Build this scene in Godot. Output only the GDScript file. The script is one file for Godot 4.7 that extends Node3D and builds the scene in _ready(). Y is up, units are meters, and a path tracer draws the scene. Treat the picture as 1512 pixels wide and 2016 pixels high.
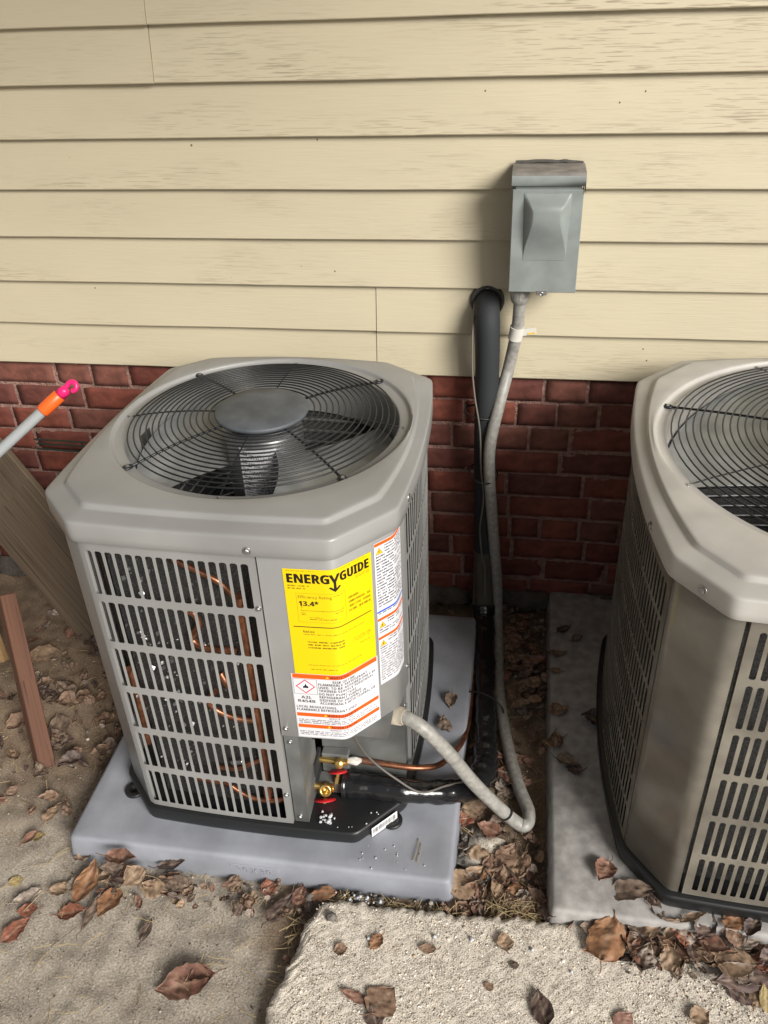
extends Node3D
# A house wall of cream siding over brick, two air conditioner units on plastic pads, pipes, conduit, leaves.
# Ground is y = 0, the siding face is z = 0, x runs to the right along the wall. Units are metres.

var rng := RandomNumberGenerator.new()
var used := {}
var M := {}


# ---------------------------------------------------------------- mesh collecting
class MB:
	var st := SurfaceTool.new()
	var col := Color.WHITE

	func _init() -> void:
		st.begin(Mesh.PRIMITIVE_TRIANGLES)
		st.set_smooth_group(-1)

	func smooth(g: int) -> void:
		st.set_smooth_group(g)

	func vert(p: Vector3, uv: Vector2) -> void:
		st.set_color(col)
		st.set_uv(uv)
		st.add_vertex(p)

	func tri(a: Vector3, b: Vector3, c: Vector3, ua := Vector2.ZERO, ub := Vector2.ZERO, uc := Vector2.ZERO) -> void:
		vert(a, ua)
		vert(c, uc)
		vert(b, ub)

	func quad(a: Vector3, b: Vector3, c: Vector3, d: Vector3, ua := Vector2.ZERO, ub := Vector2.ZERO, uc := Vector2.ZERO, ud := Vector2.ZERO) -> void:
		tri(a, b, c, ua, ub, uc)
		tri(a, c, d, ua, uc, ud)

	func loft(rings: Array, closed := true) -> void:
		for i in rings.size() - 1:
			var r0: PackedVector3Array = rings[i]
			var r1: PackedVector3Array = rings[i + 1]
			var n := r0.size()
			for j in (n if closed else n - 1):
				var k := (j + 1) % n
				quad(r0[j], r0[k], r1[k], r1[j])

	func cap(ring: PackedVector3Array, up := true) -> void:
		var c := Vector3.ZERO
		for p in ring:
			c += p
		c /= ring.size()
		for j in ring.size():
			var k := (j + 1) % ring.size()
			if up:
				tri(ring[j], ring[k], c)
			else:
				tri(ring[k], ring[j], c)

	func box(t: Transform3D, size: Vector3, bevel := 0.0) -> void:
		# chamfered box centred on t
		var h := size / 2.0
		var r := minf(bevel, minf(h.x, minf(h.y, h.z)) * 0.9)
		if r <= 0.0:
			r = 0.00001
		var P := func(sx: float, sy: float, sz: float, ax: int) -> Vector3:
			var v := Vector3(sx * (h.x - r), sy * (h.y - r), sz * (h.z - r))
			if ax == 0: v.x = sx * h.x
			if ax == 1: v.y = sy * h.y
			if ax == 2: v.z = sz * h.z
			return t * v
		for s in [1.0, -1.0]:
			face(P.call(s, -1, -1, 0), P.call(s, 1, -1, 0), P.call(s, 1, 1, 0), P.call(s, -1, 1, 0), s > 0)
			face(P.call(-1, s, -1, 1), P.call(-1, s, 1, 1), P.call(1, s, 1, 1), P.call(1, s, -1, 1), s > 0)
			face(P.call(-1, -1, s, 2), P.call(1, -1, s, 2), P.call(1, 1, s, 2), P.call(-1, 1, s, 2), s > 0)
		if bevel > 0.0:
			for a in [1.0, -1.0]:
				for b in [1.0, -1.0]:
					face(P.call(-1, a, b, 1), P.call(1, a, b, 1), P.call(1, a, b, 2), P.call(-1, a, b, 2), a * b < 0)
					face(P.call(a, -1, b, 0), P.call(a, 1, b, 0), P.call(a, 1, b, 2), P.call(a, -1, b, 2), a * b > 0)
					face(P.call(a, b, -1, 0), P.call(a, b, 1, 0), P.call(a, b, 1, 1), P.call(a, b, -1, 1), a * b < 0)
					for c in [1.0, -1.0]:
						if a * b * c > 0:
							tri(P.call(a, b, c, 0), P.call(a, b, c, 1), P.call(a, b, c, 2))
						else:
							tri(P.call(a, b, c, 0), P.call(a, b, c, 2), P.call(a, b, c, 1))

	func face(a: Vector3, b: Vector3, c: Vector3, d: Vector3, ok: bool) -> void:
		if ok:
			quad(a, b, c, d)
		else:
			quad(a, d, c, b)

	func tube(path: PackedVector3Array, radius: Variant, sides := 10, caps := true) -> void:
		# radius: a number, or an array with one per point
		var rings := []
		var n := path.size()
		var up := Vector3.UP
		for i in n:
			var d := (path[mini(i + 1, n - 1)] - path[maxi(i - 1, 0)]).normalized()
			if i == 0:
				up = Vector3.UP if absf(d.y) < 0.9 else Vector3.RIGHT
			var x := d.cross(up).normalized()
			up = x.cross(d).normalized()
			var r: float = radius if not radius is Array and not radius is PackedFloat32Array else radius[i]
			var ring := PackedVector3Array()
			for k in sides:
				var a := TAU * k / sides
				ring.append(path[i] + (x * cos(a) - up * sin(a)) * r)
			rings.append(ring)
		for i in n - 1:
			for j in sides:
				var k := (j + 1) % sides
				quad(rings[i][j], rings[i + 1][j], rings[i + 1][k], rings[i][k])
		if caps:
			var c0: PackedVector3Array = rings[0]
			var c1: PackedVector3Array = rings[n - 1]
			smooth(-1)
			cap(c0, true)
			cap(c1, false)
			smooth(1)

	func lathe(t: Transform3D, profile: Array, sides := 24) -> void:
		# profile: Vector2(radius, height) from bottom to top about t's y axis
		var rings := []
		for p in profile:
			var ring := PackedVector3Array()
			for k in sides:
				var a := TAU * k / sides
				ring.append(t * Vector3(p.x * cos(a), p.y, -p.x * sin(a)))
			rings.append(ring)
		loft(rings)

	func done() -> ArrayMesh:
		st.generate_normals()
		return st.commit()


# ---------------------------------------------------------------- a rounded closed outline seen from above
class Outline:
	var pts := PackedVector2Array()
	var nrm := PackedVector2Array()
	var arc := PackedFloat32Array()
	var total := 0.0
	var base := []
	var bow := []
	var counts := []
	var soft := 3

	func _init(corners: Array, bows: Array, off := 0.0, passes := 3) -> void:
		base = moved(corners, off)
		bow = bows
		soft = passes
		for i in base.size():
			var a: Vector2 = base[i]
			counts.append(maxi(4, int(a.distance_to(base[(i + 1) % base.size()]) / 0.006)))
		pts = sampled(base)
		finish()

	func moved(corners: Array, off: float) -> Array:
		# the same polygon with every side moved outwards by off
		var out := []
		var n := corners.size()
		for i in n:
			var p: Vector2 = corners[i]
			var d0: Vector2 = (p - corners[(i + n - 1) % n]).normalized()
			var d1: Vector2 = (corners[(i + 1) % n] - p).normalized()
			var n0 := Vector2(-d0.y, d0.x)
			var n1 := Vector2(-d1.y, d1.x)
			out.append(p + (n0 + n1) * (off / (1.0 + n0.dot(n1))))
		return out

	func sampled(corners: Array, wider := 0.0) -> PackedVector2Array:
		# wider: how much further the two long flanks bow out
		var raw := PackedVector2Array()
		for i in corners.size():
			var a: Vector2 = corners[i]
			var b: Vector2 = corners[(i + 1) % corners.size()]
			var d := (b - a)
			var out := Vector2(-d.y, d.x).normalized()
			for k in counts[i]:
				var t: float = float(k) / float(counts[i])
				raw.append(a + d * t + out * (4.0 * t * (1.0 - t)) * (float(bow[i]) + (wider if i % 4 == 3 else 0.0)))
		for q in soft:
			var s := raw.duplicate()
			for i in raw.size():
				s[i] = raw[i] * 0.5 + raw[i - 1] * 0.25 + raw[(i + 1) % raw.size()] * 0.25
			raw = s
		return raw

	func finish() -> void:
		nrm.resize(pts.size())
		arc.resize(pts.size())
		total = 0.0
		for i in pts.size():
			var d := pts[(i + 1) % pts.size()] - pts[i - 1]
			nrm[i] = Vector2(-d.y, d.x).normalized()
			arc[i] = total
			total += pts[i].distance_to(pts[(i + 1) % pts.size()])

	func ring(y: float, off: float, wider := 0.0) -> PackedVector3Array:
		var r := PackedVector3Array()
		for p in sampled(moved(base, off), wider):
			r.append(Vector3(p.x, y, p.y))
		return r

	func strip(y: float, off: float, s0: float, s1: float) -> PackedVector3Array:
		var r := PackedVector3Array()
		for i in 241:
			r.append(at(lerpf(s0, s1, i / 240.0), y, off))
		return r

	func at(s: float, y: float, off: float) -> Vector3:
		s = fposmod(s, total)
		var lo := 0
		var hi := pts.size()
		while hi - lo > 1:
			var m := (lo + hi) / 2
			if arc[m] <= s:
				lo = m
			else:
				hi = m
		var k := (lo + 1) % pts.size()
		var next := arc[k] if k > 0 else total
		var t := (s - arc[lo]) / maxf(next - arc[lo], 0.000001)
		var p := pts[lo].lerp(pts[k], t)
		var n := nrm[lo].lerp(nrm[k], t).normalized()
		return Vector3(p.x + n.x * off, y, p.y + n.y * off)

	func out_at(s: float) -> Vector3:
		var a := at(s, 0, 0)
		return (at(s, 0, 1.0) - a).normalized()

	func s_of(p: Vector2) -> float:
		var best := 0
		for i in pts.size():
			if pts[i].distance_squared_to(p) < pts[best].distance_squared_to(p):
				best = i
		return arc[best]


# ---------------------------------------------------------------- naming and placing
func numbered(called: String) -> String:
	var n: int = used.get(called, 0)
	used[called] = n + 1
	return called if n == 0 else "%s_%03d" % [called, n]


func tag(o: Node3D, label: String, category: String, group := "", kind := "") -> void:
	o.set_meta("label", label)
	if category: o.set_meta("category", category)
	if group: o.set_meta("group", group)
	if kind: o.set_meta("kind", kind)


func thing(called: String, label: String, category: String, at := Vector3.ZERO, group := "") -> Node3D:
	var o := Node3D.new()
	o.name = numbered(called)
	o.position = at
	add_child(o)
	tag(o, label, category, group)
	return o


func part(called: String, mesh: Mesh, m: Material, parent: Node3D, at := Vector3.ZERO) -> MeshInstance3D:
	var o := MeshInstance3D.new()
	if parent == self:
		o.name = numbered(called)
	else:
		var n := 0
		for c in parent.get_children():
			if c.get_meta("base", "") == called: n += 1
		o.name = called if n == 0 else "%s_%03d" % [called, n]
	o.set_meta("base", called)
	o.mesh = mesh
	o.material_override = m
	o.position = at
	parent.add_child(o, true)
	return o


# ---------------------------------------------------------------- materials and textures
func lin(r: float, g: float, b: float) -> Color:
	return Color(r, g, b).linear_to_srgb()


func noise_tex(noise_seed: int, freq: float, lo: float, hi: float, size := 512, octaves := 5, kind := FastNoiseLite.TYPE_SIMPLEX_SMOOTH) -> NoiseTexture2D:
	var n := FastNoiseLite.new()
	n.seed = noise_seed
	n.noise_type = kind
	n.frequency = freq
	n.fractal_octaves = octaves
	var t := NoiseTexture2D.new()
	t.width = size
	t.height = size
	t.seamless = true
	t.noise = n
	var g := Gradient.new()
	g.set_color(0, Color(lo, lo, lo))
	g.set_color(1, Color(hi, hi, hi))
	t.color_ramp = g
	return t


func mat(called: String, c: Color, rough: float, metal := 0.0, tex: Texture2D = null, scale := 3.0, bump: Texture2D = null, depth := 0.05) -> StandardMaterial3D:
	var m := StandardMaterial3D.new()
	m.resource_name = called
	m.albedo_color = c
	m.roughness = rough
	m.metallic = metal
	if tex or bump:
		m.uv1_triplanar = true
		m.uv1_scale = Vector3.ONE * scale
	if tex:
		m.albedo_texture = tex
	if bump:
		m.heightmap_enabled = true
		m.heightmap_texture = bump
		m.heightmap_scale = depth
	M[called] = m
	return m


func seamless(noise_seed: int, freq: float, w: int, h: int, octaves := 4, kind := FastNoiseLite.TYPE_SIMPLEX_SMOOTH) -> PackedByteArray:
	var n := FastNoiseLite.new()
	n.seed = noise_seed
	n.frequency = freq
	n.fractal_octaves = octaves
	n.noise_type = kind
	var im := n.get_seamless_image(w, h)
	im.convert(Image.FORMAT_L8)
	return im.get_data()


func text_into(im: Image, text: String, x: float, y: float, h: float, c: Color, bold := true, max_w := 0.0) -> float:
	# draws text with its capital height h (pixels), top left at x, y; returns its width
	var f := SystemFont.new()
	f.font_names = PackedStringArray(["Droid Sans"])
	f.font_weight = 700 if bold else 400
	var tm := TextMesh.new()
	tm.font = f
	tm.text = text
	tm.font_size = 48
	tm.pixel_size = 0.01
	tm.depth = 0.0
	tm.curve_step = 1.0
	var a := tm.surface_get_arrays(0)
	var v: PackedVector3Array = a[Mesh.ARRAY_VERTEX]
	var box := tm.get_aabb()
	var k := h / 0.343
	var kx := k
	if max_w > 0.0: kx = max_w / box.size.x
	var top := box.position.y + box.size.y
	for i in range(0, v.size() - 2, 3):
		var p := []
		for j in 3:
			p.append(Vector2(x + (v[i + j].x - box.position.x) * kx, y + (top - v[i + j].y) * k))
		fill_tri(im, p[0], p[1], p[2], c)
	return box.size.x * kx


func fill_tri(im: Image, a: Vector2, b: Vector2, c: Vector2, col: Color) -> void:
	var x0 := maxi(0, int(floor(minf(a.x, minf(b.x, c.x)))))
	var x1 := mini(im.get_width() - 1, int(ceil(maxf(a.x, maxf(b.x, c.x)))))
	var y0 := maxi(0, int(floor(minf(a.y, minf(b.y, c.y)))))
	var y1 := mini(im.get_height() - 1, int(ceil(maxf(a.y, maxf(b.y, c.y)))))
	var area := (b - a).cross(c - a)
	if absf(area) < 0.0001: return
	for y in range(y0, y1 + 1):
		for x in range(x0, x1 + 1):
			var p := Vector2(x + 0.5, y + 0.5)
			var w0 := (b - a).cross(p - a) / area
			var w1 := (c - b).cross(p - b) / area
			var w2 := (a - c).cross(p - c) / area
			if w0 >= -0.001 and w1 >= -0.001 and w2 >= -0.001:
				im.set_pixel(x, y, col)


func small_print(im: Image, x: int, y: int, w: int, h: int, line: int, c: Color, indent := 0) -> void:
	# illegibly small lines of type: strokes of word length
	var yy := y
	while yy + line < y + h:
		var xx := x + (indent if rng.randf() < 0.2 else 0)
		var stop := x + w - (rng.randi_range(0, w / 2) if rng.randf() < 0.18 else 0)
		while xx < stop:
			var ww := rng.randi_range(line, line * 4)
			ww = mini(ww, stop - xx)
			for px in range(xx, xx + ww):
				if rng.randf() < 0.72:
					im.fill_rect(Rect2i(px, yy + rng.randi_range(0, 1), 1, maxi(1, line / 2)), c)
			xx += ww + maxi(2, line / 2)
		yy += line


func spline(w: Array, per := 6) -> PackedVector3Array:
	var out := PackedVector3Array()
	for i in w.size() - 1:
		var p0: Vector3 = w[maxi(i - 1, 0)]
		var p1: Vector3 = w[i]
		var p2: Vector3 = w[i + 1]
		var p3: Vector3 = w[mini(i + 2, w.size() - 1)]
		for k in per:
			out.append(p1.cubic_interpolate(p2, p0, p3, float(k) / per))
	out.append(w[w.size() - 1])
	return out


func aimed(at: Vector3, up: Vector3) -> Transform3D:
	# a frame whose y axis points along up
	var y := up.normalized()
	var x := y.cross(Vector3.FORWARD if absf(y.z) < 0.9 else Vector3.RIGHT).normalized()
	return Transform3D(Basis(x, y, x.cross(y)), at)


func beam(a: Vector3, b: Vector3, across: Vector3, wide: float, thick: float) -> Transform3D:
	var y := (b - a).normalized()
	var x := (across - y * across.dot(y)).normalized()
	return Transform3D(Basis(x, y, x.cross(y)), (a + b) / 2.0)


func make_materials() -> void:
	var grime := noise_tex(3, 0.006, 0.72, 1.0, 512, 6)
	var fine := noise_tex(5, 0.05, 0.2, 0.9, 512, 4)
	var coarse := noise_tex(9, 0.012, 0.0, 1.0, 512, 6)
	mat("grey_paint", lin(0.305, 0.306, 0.30), 0.34, 0.0, noise_tex(21, 0.004, 0.86, 1.0, 512, 4), 1.6, fine, 0.004)
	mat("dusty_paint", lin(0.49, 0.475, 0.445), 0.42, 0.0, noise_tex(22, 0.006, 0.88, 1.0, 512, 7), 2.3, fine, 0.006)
	mat("tan_paint", lin(0.26, 0.238, 0.198), 0.22, 0.0, noise_tex(23, 0.005, 0.68, 1.0, 512, 6), 2.4)  # blotches hold smudges plus streaky reflections put into the colour
	mat("dark_and_shaded_grey", lin(0.16, 0.165, 0.16), 0.5, 0.0, grime, 3.0)  # unit grey with the recess shade put in; also the dark motor
	mat("black_plastic", lin(0.012, 0.013, 0.014), 0.42, 0.0, null, 1.0, fine, 0.01)
	mat("black_wire", lin(0.012, 0.014, 0.016), 0.35)
	mat("hub_plastic", lin(0.115, 0.13, 0.145), 0.55, 0.0, grime, 4.0)
	mat("galvanised", lin(0.45, 0.46, 0.47), 0.38, 0.75, grime, 5.0)
	mat("blade_metal", lin(0.5, 0.53, 0.55), 0.33, 0.45, grime, 3.0)
	mat("coil_fins", lin(0.12, 0.12, 0.12), 0.5, 0.3, noise_tex(31, 0.03, 0.3, 1.0, 512, 3), 14.0)
	mat("foil", lin(0.34, 0.34, 0.34), 0.35, 0.8)
	mat("dark_inside", lin(0.02, 0.02, 0.02), 0.8)
	mat("copper", lin(0.68, 0.29, 0.16), 0.35, 0.85, noise_tex(32, 0.02, 0.45, 1.0, 256, 4), 5.0)
	mat("old_copper", lin(0.33, 0.15, 0.09), 0.5, 0.4, noise_tex(33, 0.02, 0.5, 1.0, 256, 4), 5.0)
	mat("brass", lin(0.62, 0.42, 0.14), 0.28, 0.9)
	mat("red_tag", lin(0.6, 0.02, 0.03), 0.35)
	mat("screw_metal", lin(0.35, 0.35, 0.35), 0.35, 0.85)
	mat("box_paint", lin(0.26, 0.292, 0.284), 0.42, 0.0, noise_tex(24, 0.006, 0.86, 1.0, 512, 5), 4.0, fine, 0.004)
	mat("dusty_box", lin(0.27, 0.25, 0.23), 0.75, 0.0, grime, 6.0)
	mat("left_pad_plastic", lin(0.335, 0.352, 0.40), 0.58, 0.0, noise_tex(25, 0.006, 0.83, 1.0, 512, 6), 2.2, fine, 0.02)
	mat("right_pad_plastic", lin(0.46, 0.445, 0.43), 0.6, 0.0, noise_tex(26, 0.02, 0.74, 1.0, 512, 7), 2.5, fine, 0.03)
	mat("conduit_plastic", lin(0.40, 0.39, 0.36), 0.45, 0.0, noise_tex(27, 0.02, 0.7, 1.0, 512, 5), 6.0)
	mat("white_plastic", lin(0.62, 0.60, 0.55), 0.45)
	mat("cream_plastic", lin(0.62, 0.56, 0.45), 0.5, 0.0, grime, 8.0)
	mat("pale_wire", lin(0.15, 0.135, 0.115), 0.5)
	mat("grey_wire", lin(0.11, 0.10, 0.09), 0.5)
	mat("foam_rubber", lin(0.018, 0.021, 0.024), 0.75, 0.0, null, 1.0, fine, 0.03)
	mat("black_tape", lin(0.012, 0.012, 0.013), 0.14, 0.0, null, 5.0, noise_tex(35, 0.014, 0.0, 1.0, 256, 3), 0.36)
	mat("bare_wrap", lin(0.10, 0.085, 0.065), 0.8, 0.0, grime, 8.0)
	mat("putty", lin(0.10, 0.095, 0.085), 0.8, 0.0, grime, 9.0, fine, 0.1)
	mat("pole_paint", lin(0.33, 0.35, 0.36), 0.35)
	mat("orange_plastic", lin(0.85, 0.13, 0.02), 0.35)
	mat("pink_plastic", lin(0.78, 0.02, 0.16), 0.35)
	mat("blue_badge", lin(0.02, 0.05, 0.30), 0.4)
	mat("foam_bits", lin(0.5, 0.52, 0.55), 0.7)
	mat("pebble_stone", lin(0.22, 0.20, 0.18), 0.8, 0.0, grime, 20.0)
	mat("straw", lin(0.34, 0.26, 0.14), 0.7)
	mat("green_wire", lin(0.02, 0.04, 0.03), 0.5)
	var wood := wood_texture(41, 0.72)
	for w in [["weathered_wood", lin(0.175, 0.13, 0.088)], ["brown_wood", lin(0.135, 0.056, 0.03)], ["tan_wood", lin(0.36, 0.22, 0.10)]]:
		var m := mat(w[0], w[1], 0.75)
		m.albedo_texture = wood
		m.uv1_triplanar = true
		m.uv1_scale = Vector3(3.0, 1.0, 3.0)
		m.heightmap_enabled = true
		m.heightmap_texture = wood
		m.heightmap_scale = 0.025
	var bump := noise_tex(51, 0.03, 0.0, 1.0, 512, 5)
	var bricktone := noise_tex(52, 0.015, 0.7, 1.0, 512, 6)
	var tones := [lin(0.27, 0.074, 0.048), lin(0.22, 0.060, 0.041), lin(0.30, 0.084, 0.054), lin(0.18, 0.055, 0.041), lin(0.235, 0.085, 0.06), lin(0.065, 0.055, 0.050)]
	for i in tones.size():
		mat("brick_%d" % i, tones[i], 0.8, 0.0, bricktone, 3.0, bump, 0.09)
	mat("mortar", lin(0.42, 0.25, 0.205), 0.9, 0.0, bricktone, 5.0, noise_tex(53, 0.05, 0.0, 1.0, 512, 5), 0.35)
	mat("stone_footing", lin(0.12, 0.10, 0.085), 0.9, 0.0, bricktone, 4.0, coarse, 0.8)
	mat("grit", Color.WHITE, 0.8).vertex_color_use_as_albedo = true
	# dry leaves: their tones come with the vertex colours
	var m := mat("leaf", Color.WHITE, 0.62, 0.0, noise_tex(61, 0.02, 0.6, 1.0, 256, 5), 9.0, fine, 0.03)
	m.vertex_color_use_as_albedo = true
	m.cull_mode = BaseMaterial3D.CULL_DISABLED


func wood_texture(noise_seed: int, lo: float) -> ImageTexture:
	var w := 512
	var im := Image.create(w, w, false, Image.FORMAT_RGB8)
	var n := FastNoiseLite.new()
	n.seed = noise_seed
	n.frequency = 1.0
	n.fractal_octaves = 4
	for y in w:
		for x in w:
			# periodic along x by blending, stretched along y
			var u := float(x) / w
			var v := float(y) / w
			var a := n.get_noise_2d(cos(u * TAU) * 6.0 + 20.0 * sin(u * TAU), v * 2.0)
			var b := n.get_noise_3d(u * 45.0, v * 2.5, 7.0)
			var c := lo + (1.0 - lo) * clampf(0.55 + a * 0.5 + b * 0.45, 0, 1)
			if b < -0.36: c *= 0.8
			im.set_pixel(x, y, Color(c, c, c))
	return ImageTexture.create_from_image(im)


const SX0 := -1.75      # the part of the siding that its texture covers once: 2.6 m by 0.91 m
const SW := 2.6
const SY0 := 0.69
const EXPO := 0.10336    # exposure of one board


func siding_material() -> void:
	var w := 2048
	var h := 704
	var sh := EXPO * 9.0
	var n := FastNoiseLite.new()
	n.seed = 77
	n.frequency = 1.0
	n.fractal_octaves = 3
	var big := FastNoiseLite.new()
	big.seed = 78
	big.frequency = 1.0
	big.fractal_octaves = 4
	var ca := PackedByteArray()
	ca.resize(w * h * 3)
	var ha := PackedByteArray()
	ha.resize(w * h)
	for y in h:
		var wy := SY0 + sh * (1.0 - (y + 0.5) / h)
		var row := (wy - SY0) / EXPO
		var board := floorf(row)
		var inb := row - board             # 0 at the lower edge of a board
		for x in w:
			var wx := SX0 + SW * (x + 0.5) / w
			var g := n.get_noise_3d(wx * 9.0, wy * 380.0, board * 9.0)
			var weather := big.get_noise_3d(wx * 2.1, wy * 7.0, board * 3.1) * 0.9
			# the upper right of the wall has weathered most; lower edges of boards crack first
			weather += 0.75 * smoothstep(-0.5, 0.35, wx) * smoothstep(1.05, 1.35, wy) + 0.5 * (0.45 - inb) - 0.16
			var crack := smoothstep(0.10, 0.42, g) * clampf(weather + 0.25, 0.0, 1.0)
			var dirt := clampf(big.get_noise_2d(wx * 5.0 + 40.0, wy * 12.0) * 0.5 + weather * 0.35, 0.0, 1.0)
			var tone := 1.0 + g * 0.025 + big.get_noise_2d(wx * 1.2, wy * 3.0 + board * 5.0) * 0.05
			var r := 0.515 * tone
			var gg := 0.460 * tone
			var b := 0.330 * tone
			r = lerpf(r, 0.38, dirt * 0.30)
			gg = lerpf(gg, 0.34, dirt * 0.30)
			b = lerpf(b, 0.24, dirt * 0.30)
			r = lerpf(r, 0.20, crack * 0.68)
			gg = lerpf(gg, 0.155, crack * 0.68)
			b = lerpf(b, 0.105, crack * 0.68)
			var i := (y * w + x)
			var c := Color(r, gg, b).linear_to_srgb()
			ca[i * 3] = int(clampf(c.r, 0, 1) * 255.0)
			ca[i * 3 + 1] = int(clampf(c.g, 0, 1) * 255.0)
			ca[i * 3 + 2] = int(clampf(c.b, 0, 1) * 255.0)
			ha[i] = int(clampf(0.55 + g * 0.25 - crack * 0.5, 0, 1) * 255.0)
	var im := Image.create_from_data(w, h, false, Image.FORMAT_RGB8, ca)
	# nail heads, specks and small stains
	for s in 14:
		var px := rng.randi_range(0, w - 4)
		var py := rng.randi_range(0, h - 4)
		var c := Color(0.25, 0.19, 0.13).lerp(Color(0.5, 0.42, 0.3), rng.randf())
		im.fill_rect(Rect2i(px, py, rng.randi_range(1, 3), rng.randi_range(1, 3)), c)
	for s in [Vector2(-0.10, 1.285), Vector2(0.155, 1.262), Vector2(-0.44, 1.2), Vector2(0.20, 1.28), Vector2(0.27, 0.74), Vector2(0.26, 0.765), Vector2(-1.0, 0.88), Vector2(-0.42, 0.93)]:
		var px := int((s.x - SX0) / SW * w)
		var py := int((1.0 - (s.y - SY0) / sh) * h)
		im.fill_rect(Rect2i(px, py, 2, 2), Color(0.2, 0.15, 0.1))
	var m := StandardMaterial3D.new()
	m.resource_name = "siding"
	m.albedo_texture = ImageTexture.create_from_image(im)
	m.roughness = 0.55
	m.heightmap_enabled = true
	m.heightmap_texture = ImageTexture.create_from_image(Image.create_from_data(w, h, false, Image.FORMAT_L8, ha))
	m.heightmap_scale = 0.10
	M["siding"] = m


func ground_materials() -> void:
	var w := 1024
	var a := seamless(91, 0.012, w, w, 5)
	var b := seamless(92, 0.09, w, w, 4)
	var c := seamless(93, 0.16, w, w, 2, FastNoiseLite.TYPE_CELLULAR)
	var d := seamless(94, 0.035, w, w, 4)
	var dirt := PackedByteArray()
	dirt.resize(w * w * 3)
	var slab := PackedByteArray()
	slab.resize(w * w * 3)
	var hgt := PackedByteArray()
	hgt.resize(w * w)
	for i in w * w:
		var na := a[i] / 255.0
		var nb := b[i] / 255.0
		var nc := c[i] / 255.0
		var nd := d[i] / 255.0
		var t := clampf(na * 0.6 + nd * 0.5 - 0.05, 0, 1)
		var s := 0.80 + 0.40 * nb
		if nb > 0.70: s += 0.35
		if nb < 0.27: s *= 0.7
		var k := Color(lerpf(0.26, 0.42, t) * s, lerpf(0.226, 0.372, t) * s, lerpf(0.185, 0.31, t) * s).linear_to_srgb()
		dirt[i * 3] = int(clampf(k.r, 0, 1) * 255.0)
		dirt[i * 3 + 1] = int(clampf(k.g, 0, 1) * 255.0)
		dirt[i * 3 + 2] = int(clampf(k.b, 0, 1) * 255.0)
		# old concrete: pale paste, darker pits between worn grains
		var pit := smoothstep(0.50, 0.27, nb * 0.8 + nc * 0.2 + (nd - 0.5) * 0.22 + (na - 0.5) * 0.22)
		var q := 0.90 + 0.22 * (nd - 0.5) + 0.25 * (na - 0.5) + 0.3 * (nc - 0.5)
		var kk := Color(lerpf(0.74, 0.34, pit) * q, lerpf(0.68, 0.28, pit) * q, lerpf(0.585, 0.22, pit) * q).linear_to_srgb()
		slab[i * 3] = int(clampf(kk.r, 0, 1) * 255.0)
		slab[i * 3 + 1] = int(clampf(kk.g, 0, 1) * 255.0)
		slab[i * 3 + 2] = int(clampf(kk.b, 0, 1) * 255.0)
		hgt[i] = int(clampf(nb * 0.7 + nd * 0.3, 0, 1) * 255.0)
	var ht := ImageTexture.create_from_image(Image.create_from_data(w, w, false, Image.FORMAT_L8, hgt))
	for k in [["dirt", dirt, 0.11], ["concrete", slab, 0.12]]:
		var m := StandardMaterial3D.new()
		m.resource_name = k[0]
		m.albedo_texture = ImageTexture.create_from_image(Image.create_from_data(w, w, false, Image.FORMAT_RGB8, k[1]))
		m.uv1_triplanar = true
		m.uv1_world_triplanar = true
		m.uv1_scale = Vector3.ONE * (1.9 if k[0] == "dirt" else 2.6)
		m.roughness = 0.9
		m.heightmap_enabled = true
		m.heightmap_texture = ht
		m.heightmap_scale = k[2]
		m.vertex_color_use_as_albedo = true
		M[k[0]] = m


# ---------------------------------------------------------------- the setting
func soil_height(x: float, z: float, n: FastNoiseLite) -> float:
	var y := n.get_noise_2d(x * 3.0, z * 3.0) * 0.010 + n.get_noise_2d(x * 17.0, z * 17.0) * 0.006 + n.get_noise_2d(x * 60.0 + 9.0, z * 60.0) * 0.0022
	# a low ridge of loose soil and litter against the wall and between the pads
	y += 0.018 * exp(-pow((x + 0.01) / 0.06, 2.0)) * smoothstep(0.93, 0.8, z) * smoothstep(-0.1, 0.3, z)
	y += 0.012 * smoothstep(-0.8, -0.95, x) * smoothstep(0.75, 0.45, z)
	y -= 0.012 * smoothstep(0.0, 0.03, x + 0.40) * smoothstep(0.87, 0.92, z)
	return y


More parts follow.
